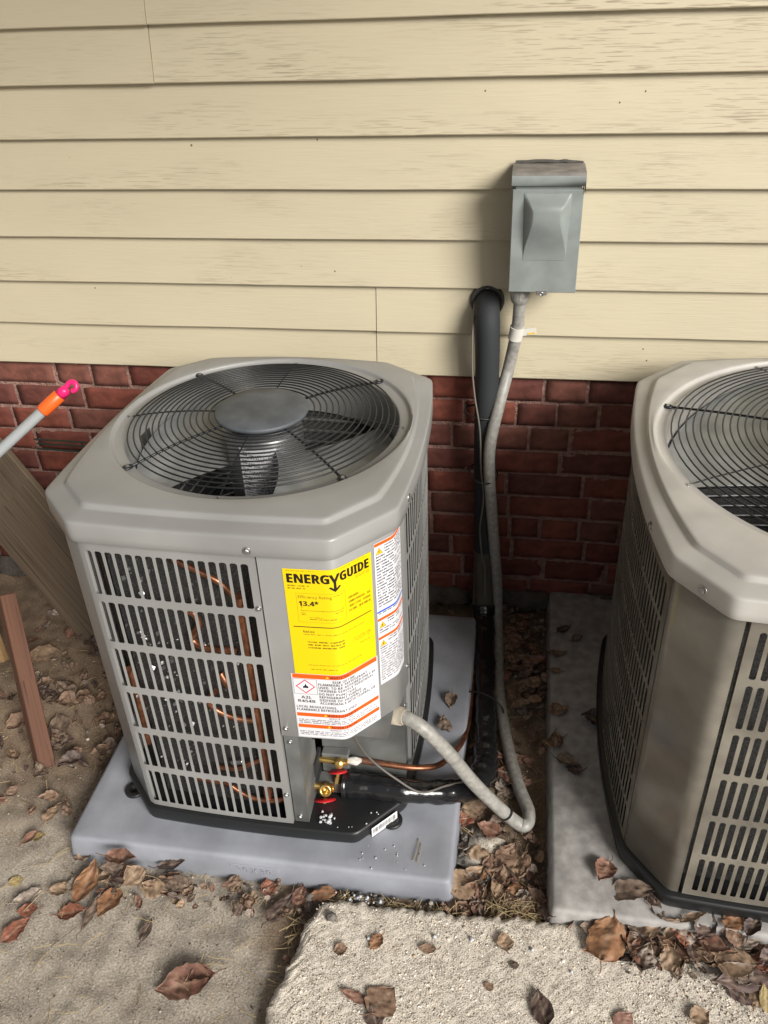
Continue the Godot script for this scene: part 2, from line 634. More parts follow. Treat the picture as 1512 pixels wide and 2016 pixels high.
func build_ground() -> void:
	var n := FastNoiseLite.new()
	n.seed = 12
	n.frequency = 1.0
	n.fractal_octaves = 3
	var xs := PackedFloat32Array([-40, -12, -5, -2.6])
	for i in 310: xs.append(-2.0 + i * 0.011)
	for v in [1.7, 2.6, 5.0, 12.0, 40.0]: xs.append(v)
	var zs := PackedFloat32Array([-0.25])
	for i in 158: zs.append(-0.06 + i * 0.011)
	for v in [2.2, 3.5, 7.0, 15.0, 40.0]: zs.append(v)
	var mb := MB.new()
	mb.smooth(1)
	var rows := []
	var tint := []
	for z in zs:
		var r := PackedVector3Array()
		var cs := []
		for x in xs:
			var inside := absf(x) < 2.05 and z < 1.8
			r.append(Vector3(x, soil_height(x, z, n) if inside else -0.004, z))
			# litter and darker brown earth under the house and in the gap; greyer trodden dirt in front
			var earth_tint: float = maxf(smoothstep(0.90, 0.62, z + n.get_noise_2d(x * 4.0, z * 4.0) * 0.12), smoothstep(-0.45, -0.40, x) * smoothstep(1.06, 0.98, z))
			cs.append(Color.WHITE.lerp(Color(0.62, 0.52, 0.43), earth_tint))
		rows.append(r)
		tint.append(cs)
	for i in zs.size() - 1:
		for j in xs.size() - 1:
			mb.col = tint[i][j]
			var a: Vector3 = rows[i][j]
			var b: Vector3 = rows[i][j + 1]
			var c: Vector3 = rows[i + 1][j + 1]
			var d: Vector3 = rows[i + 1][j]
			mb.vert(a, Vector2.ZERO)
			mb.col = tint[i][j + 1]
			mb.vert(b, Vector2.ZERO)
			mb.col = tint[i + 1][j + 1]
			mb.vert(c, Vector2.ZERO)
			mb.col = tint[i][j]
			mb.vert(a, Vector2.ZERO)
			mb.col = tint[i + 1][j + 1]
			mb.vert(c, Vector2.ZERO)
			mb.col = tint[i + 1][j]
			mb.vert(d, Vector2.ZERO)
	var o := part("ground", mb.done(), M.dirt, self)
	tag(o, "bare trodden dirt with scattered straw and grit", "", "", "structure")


func build_slab() -> void:
	var n := FastNoiseLite.new()
	n.seed = 15
	n.frequency = 1.0
	n.fractal_octaves = 4
	var mb := MB.new()
	mb.smooth(1)
	var cell := 0.0055
	# a broken edge on the left and at the back; it goes on to the right and to the front
	var left := func(z: float) -> float: return -0.335 - 0.03 * smoothstep(0.95, 1.15, z) + n.get_noise_2d(z * 14.0, 3.0) * 0.008 + n.get_noise_2d(z * 70.0, 3.0) * 0.004
	var back := func(x: float) -> float: return 0.915 + n.get_noise_2d(x * 13.0, 8.0) * 0.009 + n.get_noise_2d(x * 70.0, 8.0) * 0.005 - 0.012 * smoothstep(-0.2, 0.2, x) + 0.04 * smoothstep(-0.31, -0.335, x)
	var nx := 215
	var nz := 118
	var rows := []
	for i in nz + 1:
		var r := PackedVector3Array()
		for j in nx + 1:
			var u := float(j) / nx
			var v := float(i) / nz
			var z := 0.9 + v * 0.62
			var x0: float = left.call(z)
			var x := lerpf(x0, 0.86, u)
			var z0: float = back.call(x)
			z = lerpf(z0, 1.52, v)
			x = lerpf(left.call(z), 0.86, u)
			var edge := minf(minf(x - float(left.call(z)), z - z0) / 0.011, 1.0)
			var y := 0.033 + n.get_noise_2d(x * 28.0, z * 28.0) * 0.0009 + n.get_noise_2d(x * 110.0, z * 110.0 + 4.0) * 0.0019 + n.get_noise_2d(x * 3.0, z * 3.0) * 0.002
			y -= (1.0 - edge) * (0.006 + 0.010 * n.get_noise_2d(x * 60.0, z * 60.0))
			r.append(Vector3(x, y, z))
		rows.append(r)
	var under := []
	for q in [0, 1]:
		var r := PackedVector3Array()
		for p in rows[0]:
			r.append(Vector3(p.x, -0.02 if q == 0 else p.y * 0.55, p.z - 0.004 + (0.006 if q == 0 else 0.0)))
		under.append(r)
	rows.push_front(under[1])
	rows.push_front(under[0])
	for i in rows.size() - 1:
		for j in nx:
			mb.quad(rows[i + 1][j], rows[i + 1][j + 1], rows[i][j + 1], rows[i][j])
	for i in rows.size() - 1:
		var a: Vector3 = rows[i][0]
		var b: Vector3 = rows[i + 1][0]
		mb.quad(b, a, Vector3(a.x + 0.003, -0.02, a.z), Vector3(b.x + 0.003, -0.02, b.z))
	var o := part("pavement", mb.done(), M.concrete, self)
	tag(o, "worn pale concrete slab with a broken left edge", "", "", "structure")
	# the slab goes on to the right and the front
	var far := MB.new()
	far.box(Transform3D(Basis(), Vector3(1.86, 0.004, 1.9)), Vector3(2.0, 0.05, 2.0))
	far.box(Transform3D(Basis(), Vector3(0.27, 0.004, 2.21)), Vector3(1.18, 0.05, 1.38))
	var f := part("pavement", far.done(), M.concrete, self)
	tag(f, "concrete paving that goes on beyond the broken slab", "", "", "structure")


func board_mesh(x0: float, x1: float, k: int, proud: float) -> ArrayMesh:
	var y0 := SY0 + k * EXPO
	var y1 := y0 + EXPO
	var mb := MB.new()
	var steps := maxi(1, int((x1 - x0) / 0.08))
	var n := FastNoiseLite.new()
	n.seed = 200 + k
	n.frequency = 1.0
	var uv := func(x: float, y: float) -> Vector2: return Vector2((x - SX0) / SW, 1.0 - (y - SY0) / (EXPO * 9.0))
	mb.smooth(1)
	var prof := func(x: float) -> Array:
		var wob := n.get_noise_1d(x * 2.2) * 0.0022
		var dy := n.get_noise_1d(x * 1.1 + 50.0) * 0.0016
		return [Vector3(x, y1 + 0.004, -0.0165 + proud), Vector3(x, y0 + 0.045, -0.0075 + wob * 0.5 + proud), Vector3(x, y0 + 0.0018 + dy, -0.0002 + wob + proud), Vector3(x, y0 + dy, -0.0014 + wob + proud), Vector3(x, y0 + dy + 0.0005, -0.022)]
	for i in steps:
		var xa := lerpf(x0, x1, float(i) / steps)
		var xb := lerpf(x0, x1, float(i + 1) / steps)
		var a: Array = prof.call(xa)
		var b: Array = prof.call(xb)
		for j in 4:
			mb.smooth(1 if j < 2 else -1)
			mb.quad(a[j + 1], b[j + 1], b[j], a[j], uv.call(xa, a[j + 1].y), uv.call(xb, b[j + 1].y), uv.call(xb, b[j].y), uv.call(xa, a[j].y))
	mb.smooth(-1)
	for e in [[x0, true], [x1, false]]:
		var a: Array = prof.call(e[0])
		for j in 3:
			var p := Vector3(a[j].x, a[j].y, -0.022)
			var q := Vector3(a[j + 1].x, a[j + 1].y, -0.022)
			var u: Vector2 = uv.call(e[0], a[j].y)
			if e[1]: mb.quad(a[j], p, q, a[j + 1], u, u, u, u)
			else: mb.quad(a[j + 1], q, p, a[j], u, u, u, u)
	return mb.done()


func build_walls() -> void:
	var wall := thing("siding_wall", "house wall of cream wood grain siding boards above red brick", "wall")
	for k in 19:
		var cuts := [-3.0, 2.2]
		if k == 0: cuts = [-3.0, -0.334, 2.2]
		elif k == 1: cuts = [-3.0, -0.331, 2.2]
		elif k == 6: cuts = [-3.0, -0.765, 2.2]
		elif k == 7: cuts = [-3.0, -0.761, 2.2]
		elif k > 8: cuts = [-3.0, -1.6 + fmod(k * 0.77, 2.6), 2.2]
		for i in cuts.size() - 1:
			var proud := 0.0
			if k < 2 and i == 1: proud = 0.0024
			if (k == 6 or k == 7) and i == 0: proud = 0.0038
			part("siding_board", board_mesh(cuts[i] + (0.0012 if i > 0 else 0.0), cuts[i + 1], k, proud), M.siding, wall)
	var back := MB.new()
	back.box(Transform3D(Basis(), Vector3(-0.4, 1.72, -0.094)), Vector3(5.2, 2.06, 0.14))
	part("sheathing", back.done(), M.tan_wood, wall)
	# unseen porch roof added above the view, inferred from the dim shade
	var roof := MB.new()
	roof.box(Transform3D(Basis(), Vector3(-1.4, 2.77, 0.92)), Vector3(5.0, 0.04, 1.92), 0.004)
	part("porch_roof", roof.done(), M.tan_wood, wall)
	for i in 9:
		roof = MB.new()
		roof.box(Transform3D(Basis(), Vector3(-3.8 + i * 0.595, 2.68, 0.92)), Vector3(0.04, 0.14, 1.88), 0.003)
		part("roof_joist", roof.done(), M.tan_wood, wall)

	var brick := thing("brick_foundation", "dark red brick foundation wall with pinkish mortar below the siding", "wall")
	var mo := MB.new()
	var n := FastNoiseLite.new()
	n.seed = 30
	n.frequency = 1.0
	n.fractal_octaves = 4
	mo.smooth(1)
	var rows := []
	for i in 90:
		var r := PackedVector3Array()
		for j in 400:
			var x := -1.75 + j * 0.0075
			var y := 0.02 + i * 0.0078
			r.append(Vector3(x, y, -0.0236 + n.get_noise_2d(x * 45.0, y * 45.0) * 0.003 + n.get_noise_2d(x * 12.0, y * 12.0) * 0.0012))
		rows.append(r)
	mo.loft(rows, false)
	mo.smooth(-1)
	mo.box(Transform3D(Basis(), Vector3(-0.4, 0.345, -0.14)), Vector3(5.2, 0.69, 0.2))
	part("mortar", mo.done(), M.mortar, brick)
	var made := {}
	for c in 10:
		var y := 0.653 - c * 0.0652
		var x := -1.72 + rng.randf() * 0.1
		var forced: Array = {0: [-0.085, 0.055], 1: [-0.108, -0.005, 0.085], 2: [0.025], 3: [0.105], 4: [0.0], 5: [0.027], 6: [0.068], 7: [-0.16, 0.0], 8: [0.085]}.get(c, [])
		while x < 1.2:
			var l: float = [0.2, 0.2, 0.185, 0.16, 0.098][rng.randi() % 5]
			for f in forced:
				if f > x + 0.05 and f < x + 0.22:
					l = f - x
					break
			var gap := rng.randf_range(0.008, 0.013)
			var bh := rng.randf_range(0.0535, 0.0575)
			var key := "%d_%d" % [int(l * 100), rng.randi() % 3]
			if not made.has(key):
				made[key] = brick_mesh(l - gap, bh)
			var tone := rng.randi() % 5
			if c == 1 and x < -0.15 and x > -0.28: tone = 5
			var o := part("brick", made[key], M["brick_%d" % tone], brick, Vector3(x + l / 2.0, y + rng.randf_range(-0.002, 0.002), -0.048 + rng.randf_range(-0.003, 0.002)))
			o.rotation = Vector3(rng.randf_range(-0.02, 0.02), rng.randf_range(-0.012, 0.012), rng.randf_range(-0.01, 0.01))
			x += l
	# rough footing stones at the bottom
	for i in 26:
		var fm := MB.new()
		blob(fm, Vector3.ZERO, Vector3(rng.randf_range(0.05, 0.09), rng.randf_range(0.025, 0.045), 0.035), 300 + i, 0.3)
		part("footing_stone", fm.done(), M.stone_footing, brick, Vector3(-1.55 + i * 0.1, 0.02 + rng.randf() * 0.02, -0.015))


func brick_mesh(l: float, h: float) -> ArrayMesh:
	# a worn brick: front face uneven, corners rounded
	var mb := MB.new()
	mb.smooth(1)
	var n := FastNoiseLite.new()
	n.seed = rng.randi() % 1000
	n.frequency = 1.0
	var nx := maxi(5, int(l / 0.02))
	var ny := 5
	var rows := []
	for i in ny + 3:
		var r := PackedVector3Array()
		for j in nx + 3:
			var u := clampf(float(j - 1) / nx, 0, 1)
			var v := clampf(float(i - 1) / ny, 0, 1)
			var rim := i == 0 or j == 0 or i == ny + 2 or j == nx + 2
			var x := (u - 0.5) * l
			var y := (v - 0.5) * h
			var e := minf(minf(u, 1.0 - u) * l, minf(v, 1.0 - v) * h)
			var z := 0.03 - 0.0022 * smoothstep(0.004, 0.0, e) + n.get_noise_2d(x * 30.0, y * 30.0) * 0.0018
			x += n.get_noise_2d(y * 60.0, x * 9.0 + 7.0) * 0.0014
			y += n.get_noise_2d(x * 25.0, y * 9.0 + 17.0) * 0.0016
			if rim:
				z = -0.02
			r.append(Vector3(x, y, z))
		rows.append(r)
	mb.loft(rows, false)
	return mb.done()


func blob(mb: MB, at: Vector3, size: Vector3, noise_seed: int, rough := 0.25) -> void:
	var n := FastNoiseLite.new()
	n.seed = noise_seed
	n.frequency = 0.9
	mb.smooth(1)
	var rings := []
	for i in 8:
		var a := -PI / 2 + PI * i / 7.0
		var r := PackedVector3Array()
		for j in 11:
			var b := TAU * j / 11.0
			var d := Vector3(cos(a) * cos(b), sin(a), -cos(a) * sin(b))
			var k := 1.0 + n.get_noise_3dv(d * 1.4) * rough * 2.0
			r.append(at + d * size * k)
		rings.append(r)
	mb.loft(rings)


# ---------------------------------------------------------------- pads, box, pipes
func pad_mesh(w: float, d: float, h: float) -> ArrayMesh:
	var mb := MB.new()
	var o := Outline.new([Vector2(-w / 2, -d / 2), Vector2(-w / 2, d / 2), Vector2(w / 2, d / 2), Vector2(w / 2, -d / 2)], [0, 0, 0, 0], 0.0, 3)
	mb.smooth(1)
	var rings := []
	for q in [[0.0, 0.004], [0.004, 0.006], [h - 0.009, 0.0], [h - 0.0045, -0.0012], [h - 0.0016, -0.0038], [h, -0.0085], [h + 0.0006, -0.03]]:
		rings.append(o.ring(q[0], q[1]))
	mb.loft(rings)
	mb.cap(rings[rings.size() - 1])
	return mb.done()


func screw(parent: Node3D, at: Vector3, out: Vector3, r := 0.0048) -> void:
	var mb := MB.new()
	var t := aimed(at, out)
	mb.smooth(1)
	mb.lathe(t, [Vector2(r * 1.5, -0.001), Vector2(r * 1.5, 0.0006), Vector2(r * 1.35, 0.0012), Vector2(r, 0.0012)], 14)
	mb.smooth(-1)
	mb.lathe(t, [Vector2(r, 0.001), Vector2(r, 0.0036), Vector2(r * 0.8, 0.0044), Vector2(0.0001, 0.0044)], 6)
	part("screw", mb.done(), M.screw_metal, parent)


func build_disconnect() -> void:
	var x := 0.031
	var t := thing("disconnect_box", "grey electrical disconnect box mounted on the siding with a raised front panel", "electrical box", Vector3(x, 0.926, 0.0))
	var mb := MB.new()
	mb.box(Transform3D(Basis(), Vector3(0, 0.1125, 0.047)), Vector3(0.126, 0.221, 0.098), 0.002)
	part("case", mb.done(), M.box_paint, t)
	# door with its raised boss: wide and deep at the top, tapering to nothing at the foot
	var dm := MB.new()
	dm.box(Transform3D(Basis(), Vector3(0, 0.1005, 0.0985)), Vector3(0.134, 0.201, 0.003), 0.0012)
	dm.box(Transform3D(Basis(), Vector3(-0.0662, 0.1005, 0.082)), Vector3(0.0014, 0.201, 0.034))
	dm.box(Transform3D(Basis(), Vector3(0.0662, 0.1005, 0.082)), Vector3(0.0014, 0.201, 0.034))
	var door := part("door", dm.done(), M.box_paint, t)
	var bm := MB.new()
	bm.smooth(1)
	var rows := []
	for i in 25:
		var v := i / 24.0
		var y := 0.066 + 0.128 * v
		var wo := lerpf(0.0415, 0.0455, v)          # half width at the foot of the boss
		var lift: float = 0.025 * smoothstep(0.0, 0.72, v) * smoothstep(1.0, 0.80, v) + 0.0002
		var inset := 0.0005 + 0.0185 * smoothstep(0.0, 0.75, v) * smoothstep(1.08, 0.75, v)
		var r := PackedVector3Array()
		for p in [Vector2(-wo - 0.001, -0.002), Vector2(-wo, 0.0), Vector2(-wo + inset * 0.5, lift * 0.52), Vector2(-wo + inset * 0.93, lift * 0.97), Vector2(-wo + inset * 1.08, lift), Vector2(0, lift + 0.0004), Vector2(wo - inset * 1.08, lift), Vector2(wo - inset * 0.93, lift * 0.97), Vector2(wo - inset * 0.5, lift * 0.52), Vector2(wo, 0.0), Vector2(wo + 0.001, -0.002)]:
			r.append(Vector3(p.x, y, 0.1004 + p.y))
		rows.append(r)
	bm.loft(rows, false)
	part("raised_panel", bm.done(), M.box_paint, door)
	var cm := MB.new()
	cm.smooth(1)
	var prof := [Vector2(0.0, 0.2285), Vector2(0.05, 0.2305), Vector2(0.092, 0.2312), Vector2(0.0995, 0.2298), Vector2(0.103, 0.2265), Vector2(0.1038, 0.2235), Vector2(0.1038, 0.2085), Vector2(0.1018, 0.2085)]
	for i in prof.size() - 1:
		var a: Vector2 = prof[i]
		var b: Vector2 = prof[i + 1]
		cm.quad(Vector3(-0.0695, b.y, b.x), Vector3(0.0695, b.y, b.x), Vector3(0.0695, a.y, a.x), Vector3(-0.0695, a.y, a.x))
	cm.smooth(-1)
	for s in [-1.0, 1.0]:
		for i in prof.size() - 3:
			var a: Vector2 = prof[i]
			var b: Vector2 = prof[i + 1]
			cm.quad(Vector3(0.0695 * s, a.y, a.x), Vector3(0.0695 * s, b.y, b.x), Vector3(0.0695 * s, 0.194, b.x), Vector3(0.0695 * s, 0.194, a.x))
	part("rain_hood", cm.done(), M.box_paint, t)
	var du := MB.new()
	for i in 4:
		var a: Vector2 = prof[i]
		var b: Vector2 = prof[i + 1]
		du.quad(Vector3(-0.068, b.y + 0.0006, b.x), Vector3(0.068, b.y + 0.0006, b.x), Vector3(0.068, a.y + 0.0006, a.x), Vector3(-0.068, a.y + 0.0006, a.x))
	part("dust", du.done(), M.dusty_box, t)
	var ck := MB.new()
	ck.smooth(1)
	var pts := []
	for i in 12: pts.append(Vector3(-0.066 + 0.132 * i / 11.0, 0.2325 - 0.003 * pow(absf(i - 5.0) / 6.0, 2.0) + rng.randf_range(-0.001, 0.001), 0.004))
	ck.tube(spline(pts, 3), 0.0038, 7)
	part("caulk", ck.done(), M.putty, t)
	var lm := MB.new()
	lm.box(Transform3D(Basis(), Vector3(0.0, -0.001, 0.1)), Vector3(0.021, 0.008, 0.006), 0.001)
	lm.smooth(1)
	lm.lathe(aimed(Vector3(0, -0.002, 0.103), Vector3(0, 0, 1)), [Vector2(0.0045, 0), Vector2(0.0045, 0.002), Vector2(0.0022, 0.0022), Vector2(0.0022, 0.0008), Vector2(0.0001, 0.0008)], 12)
	part("latch", lm.done(), M.screw_metal, t)


func build_conduit() -> void:
	var t := thing("electrical_conduit", "grey flexible conduit running from the disconnect box down to the left unit", "conduit")
	var w := [Vector3(-0.012, 0.922, 0.055), Vector3(-0.012, 0.885, 0.055), Vector3(-0.015, 0.825, 0.048), Vector3(-0.028, 0.737, 0.038), Vector3(-0.044, 0.667, 0.072), Vector3(-0.061, 0.575, 0.098), Vector3(-0.061, 0.497, 0.102), Vector3(-0.053, 0.399, 0.102), Vector3(-0.042, 0.272, 0.09), Vector3(-0.032, 0.146, 0.07), Vector3(-0.028, 0.06, 0.085), Vector3(-0.02, 0.028, 0.18), Vector3(-0.01, 0.028, 0.34), Vector3(0.014, 0.032, 0.497), Vector3(0.042, 0.036, 0.612), Vector3(0.063, 0.04, 0.676), Vector3(0.059, 0.043, 0.712), Vector3(0.034, 0.055, 0.714), Vector3(-0.04, 0.158, 0.725), Vector3(-0.098, 0.274, 0.745), Vector3(-0.138, 0.33, 0.748), Vector3(-0.173, 0.346, 0.738), Vector3(-0.2, 0.338, 0.722)]
	var path := spline(w, 8)
	var mb := MB.new()
	mb.smooth(1)
	mb.tube(path, 0.0135, 14)
	part("tube", mb.done(), M.conduit_plastic, t)
	var cm := MB.new()
	cm.smooth(1)
	cm.lathe(Transform3D(Basis(), Vector3(-0.012, 0.888, 0.055)), [Vector2(0.0145, -0.002), Vector2(0.0185, 0.004), Vector2(0.0195, 0.008), Vector2(0.0195, 0.024), Vector2(0.017, 0.026), Vector2(0.017, 0.042)], 18)
	part("connector_nut", cm.done(), M.conduit_plastic, t)
	for i in 16:
		var a := TAU * i / 16.0
		cm = MB.new()
		cm.box(Transform3D(Basis(Vector3.UP, a), Vector3(-0.012 + 0.0195 * sin(a), 0.904, 0.055 + 0.0195 * cos(a))), Vector3(0.003, 0.014, 0.002), 0.0006)
		if i % 4 == 0: part("nut_rib", cm.done(), M.conduit_plastic, t)
	# fitting on the unit, off white
	var fm := MB.new()
	fm.smooth(1)
	fm.tube(PackedVector3Array([Vector3(-0.174, 0.3465, 0.738), Vector3(-0.183, 0.3435, 0.733), Vector3(-0.184, 0.343, 0.7325), Vector3(-0.200, 0.334, 0.722), Vector3(-0.212, 0.327, 0.714)]), [0.0145, 0.0155, 0.0175, 0.0185, 0.019], 12)
	part("end_fitting", fm.done(), M.cream_plastic, t)
	var tm := MB.new()
	tm.smooth(1)
	tm.tube(PackedVector3Array([Vector3(-0.0148, 0.832, 0.0495), Vector3(-0.0165, 0.816, 0.0475), Vector3(-0.0185, 0.803, 0.046)]), 0.0155, 14)
	tm.smooth(-1)
	tm.box(Transform3D(Basis(Vector3.BACK, 0.18), Vector3(0.008, 0.823, 0.055)), Vector3(0.036, 0.015, 0.0012), 0.0003)
	var tag_part := part("paper_tag", tm.done(), M.white_plastic, t)
	var ym := MB.new()
	ym.box(Transform3D(Basis(Vector3.BACK, 0.18), Vector3(0.016, 0.8205, 0.0562)), Vector3(0.016, 0.0035, 0.0008))
	part("yellow_stripe", ym.done(), M.yellow_print, tag_part)
	var rm := MB.new()
	rm.smooth(1)
	rm.tube(PackedVector3Array([Vector3(0.0185, 0.0755, 0.7155), Vector3(0.0160, 0.0790, 0.7160)]), 0.0155, 14)
	part("black_band", rm.done(), M.black_plastic, t)


func build_lines() -> void:
	var t := thing("insulated_refrigerant_line", "thick black insulated pipe from the wall hole down to the left unit", "pipe")
	var w := [Vector3(-0.083, 0.868, -0.02), Vector3(-0.081, 0.867, 0.025), Vector3(-0.078, 0.848, 0.052), Vector3(-0.076, 0.8, 0.06), Vector3(-0.075, 0.7, 0.06), Vector3(-0.075, 0.58, 0.06), Vector3(-0.071, 0.37, 0.06), Vector3(-0.069, 0.248, 0.06)]
	var mb := MB.new()
	mb.smooth(1)
	mb.tube(spline(w, 7), 0.0262, 18)
	part("foam_sleeve", mb.done(), M.foam_rubber, t)
	var bm := MB.new()
	bm.smooth(1)
	bm.tube(spline([Vector3(-0.069, 0.25, 0.06), Vector3(-0.066, 0.14, 0.067), Vector3(-0.062, 0.075, 0.09)], 6), 0.024, 14)
	part("bare_section", bm.done(), M.bare_wrap, t)
	var tw := spline([Vector3(-0.063, 0.085, 0.085), Vector3(-0.06, 0.05, 0.12), Vector3(-0.05, 0.04, 0.237), Vector3(-0.04, 0.042, 0.407), Vector3(-0.033, 0.045, 0.528), Vector3(-0.033, 0.052, 0.59), Vector3(-0.052, 0.066, 0.648), Vector3(-0.102, 0.092, 0.69), Vector3(-0.181, 0.115, 0.716), Vector3(-0.28, 0.121, 0.72), Vector3(-0.308, 0.121, 0.721)], 12)
	var radii := PackedFloat32Array()
	for i in tw.size():
		radii.append(0.0262 + 0.002 * sin(i * 0.11 + 1.0) + 0.0011 * sin(i * 0.53) + 0.0009 * sin(i * 1.31))
	var tm := MB.new()
	tm.smooth(1)
	tm.tube(tw, radii, 18)
	part("tape_wrap", tm.done(), M.black_tape, t)
	var hm := MB.new()
	hm.smooth(1)
	hm.lathe(aimed(Vector3(-0.083, 0.868, -0.012), Vector3(0, 0, 1)), [Vector2(0.0375, 0.0), Vector2(0.0375, 0.008), Vector2(0.036, 0.0125), Vector2(0.032, 0.0135), Vector2(0.026, 0.008)], 22)
	part("wall_collar", hm.done(), M.putty, t)

	var c := thing("copper_line", "thin copper pipe along the left of the black insulated pipe", "pipe")
	var cm := MB.new()
	cm.smooth(1)
	cm.tube(spline([Vector3(-0.106, 0.868, -0.01), Vector3(-0.105, 0.85, 0.025), Vector3(-0.1, 0.8, 0.032), Vector3(-0.0955, 0.681, 0.03), Vector3(-0.092, 0.495, 0.03), Vector3(-0.088, 0.232, 0.04), Vector3(-0.087, 0.08, 0.06), Vector3(-0.083, 0.035, 0.12)], 7), 0.0072, 10)
	part("dull_upper_run", cm.done(), M.pale_wire, c)
	cm = MB.new()
	cm.smooth(1)
	cm.tube(spline([Vector3(-0.083, 0.036, 0.12), Vector3(-0.075, 0.034, 0.278), Vector3(-0.074, 0.04, 0.42), Vector3(-0.08, 0.06, 0.51), Vector3(-0.093, 0.083, 0.572), Vector3(-0.12, 0.12, 0.646), Vector3(-0.15, 0.136, 0.672), Vector3(-0.19, 0.144, 0.682), Vector3(-0.272, 0.152, 0.684), Vector3(-0.3, 0.155, 0.686)], 8), 0.0062, 10)
	part("bright_lower_run", cm.done(), M.copper, c)
	cm = MB.new()
	cm.smooth(1)
	cm.tube(PackedVector3Array([Vector3(-0.232, 0.148, 0.683), Vector3(-0.272, 0.1525, 0.684), Vector3(-0.29, 0.154, 0.685)]), 0.0068, 10)
	part("scorched_joint", cm.done(), M.old_copper, c)

	var cw := thing("control_wire", "thin pale control wire hanging in front of the black insulated pipe", "wire")
	var wm := MB.new()
	wm.smooth(1)
	wm.tube(spline([Vector3(-0.107, 0.862, 0.0), Vector3(-0.109, 0.83, 0.06), Vector3(-0.108, 0.75, 0.075), Vector3(-0.1, 0.68, 0.085), Vector3(-0.086, 0.6, 0.095), Vector3(-0.081, 0.5, 0.095), Vector3(-0.073, 0.42, 0.095), Vector3(-0.079, 0.33, 0.095), Vector3(-0.072, 0.25, 0.095), Vector3(-0.064, 0.21, 0.095), Vector3(-0.06, 0.1, 0.1), Vector3(-0.045, 0.04, 0.16)], 7), 0.0022, 7)
	part("sheath", wm.done(), M.pale_wire, cw)
	var dw := thing("thermostat_wire", "thin dark wire from under the left unit panel to the taped pipe", "wire")
	wm = MB.new()
	wm.smooth(1)
	wm.tube(spline([Vector3(-0.268, 0.362, 0.784), Vector3(-0.27, 0.33, 0.77), Vector3(-0.262, 0.255, 0.74), Vector3(-0.24, 0.205, 0.73), Vector3(-0.2, 0.172, 0.735), Vector3(-0.15, 0.138, 0.735), Vector3(-0.105, 0.121, 0.7), Vector3(-0.07, 0.102, 0.67), Vector3(-0.05, 0.085, 0.66)], 7), 0.0024, 7)
	part("sheath", wm.done(), M.grey_wire, dw)
	# black plastic ties that hold the pipes together
	for q in [[Vector3(-0.0835, 0.628, 0.056), 0.0405, 0.034, "black cable tie just below the siding around the insulated pipe"], [Vector3(-0.076, 0.478, 0.075), 0.034, 0.047, "black cable tie binding the pipes and the conduit at mid height"], [Vector3(-0.043, 0.044, 0.395), 0.045, 0.033, "black cable tie around the pipes near the ground"]]:
		var km := MB.new()
		km.smooth(1)
		var loop := PackedVector3Array()
		for i in 23:
			var a := TAU * i / 22.0
			if q[0].y > 0.1: loop.append(q[0] + Vector3(cos(a) * q[1], cos(a) * -0.006, sin(a) * q[2]))
			else: loop.append(q[0] + Vector3(cos(a) * q[1], sin(a) * q[2], cos(a) * 0.02))
		km.tube(loop, 0.0021, 6)
		var tie := thing("cable_tie", q[3], "cable tie", Vector3.ZERO, "cable ties on the pipes")
		part("strap", km.done(), M.black_plastic, tie)


# ---------------------------------------------------------------- the air conditioner units
func slotted(o: Outline, s0: float, s1: float, y0: float, y1: float, side: float, foot: float, head: float, cols: int, rows: int, bar: float, rail: float, off := 0.0) -> ArrayMesh:
	# a pressed sheet with rows of upright slots, bent along the outline
	var thick := 0.0008
	var mb := MB.new()
	var us := PackedFloat32Array([s0])
	var slot := (s1 - s0 - 2.0 * side - bar * (cols - 1)) / cols
	for c in cols:
		us.append(s0 + side + c * (slot + bar))
		us.append(s0 + side + c * (slot + bar) + slot)
	us.append(s1)
	var vs := PackedFloat32Array([y0])
	var tall := (y1 - y0 - foot - head - rail * (rows - 1)) / rows
	for r in rows:
		vs.append(y0 + foot + r * (tall + rail))
		vs.append(y0 + foot + r * (tall + rail) + tall)
	vs.append(y1)
	for i in us.size() - 1:
		for j in vs.size() - 1:
			var hole := i % 2 == 1 and j % 2 == 1
			var cut := 1 if us[i + 1] - us[i] < 0.02 else 4
			var a := us[i]
			var b := us[i + 1]
			var c := vs[j]
			var d := vs[j + 1]
			if not hole:
				for k in cut:
					var p := lerpf(a, b, float(k) / cut)
					var q := lerpf(a, b, float(k + 1) / cut)
					mb.smooth(1)
					mb.quad(o.at(p, c, off), o.at(q, c, off), o.at(q, d, off), o.at(p, d, off))
					mb.smooth(2)
					mb.quad(o.at(q, c, off - thick), o.at(p, c, off - thick), o.at(p, d, off - thick), o.at(q, d, off - thick))
			else:
				mb.smooth(-1)
				var P := [o.at(a, c, off), o.at(b, c, off), o.at(b, d, off), o.at(a, d, off)]
				var Q := [o.at(a, c, off - thick), o.at(b, c, off - thick), o.at(b, d, off - thick), o.at(a, d, off - thick)]
				for k in 4:
					var l := (k + 1) % 4
					mb.quad(P[l], P[k], Q[k], Q[l])
				# rounded slot corners
				var r := minf(0.0028, slot * 0.3)
				mb.smooth(1)
				mb.tri(P[0], o.at(a + r, c, off), o.at(a, c + r, off))
				mb.tri(P[1], o.at(b, c + r, off), o.at(b - r, c, off))
				mb.tri(P[2], o.at(b - r, d, off), o.at(b, d - r, off))
				mb.tri(P[3], o.at(a, d - r, off), o.at(a + r, d, off))
	mb.smooth(-1)
	for s in [s0, s1]:
		mb.quad(o.at(s, y0, off), o.at(s, y1, off), o.at(s, y1, off - 0.012), o.at(s, y0, off - 0.012))
	return mb.done()


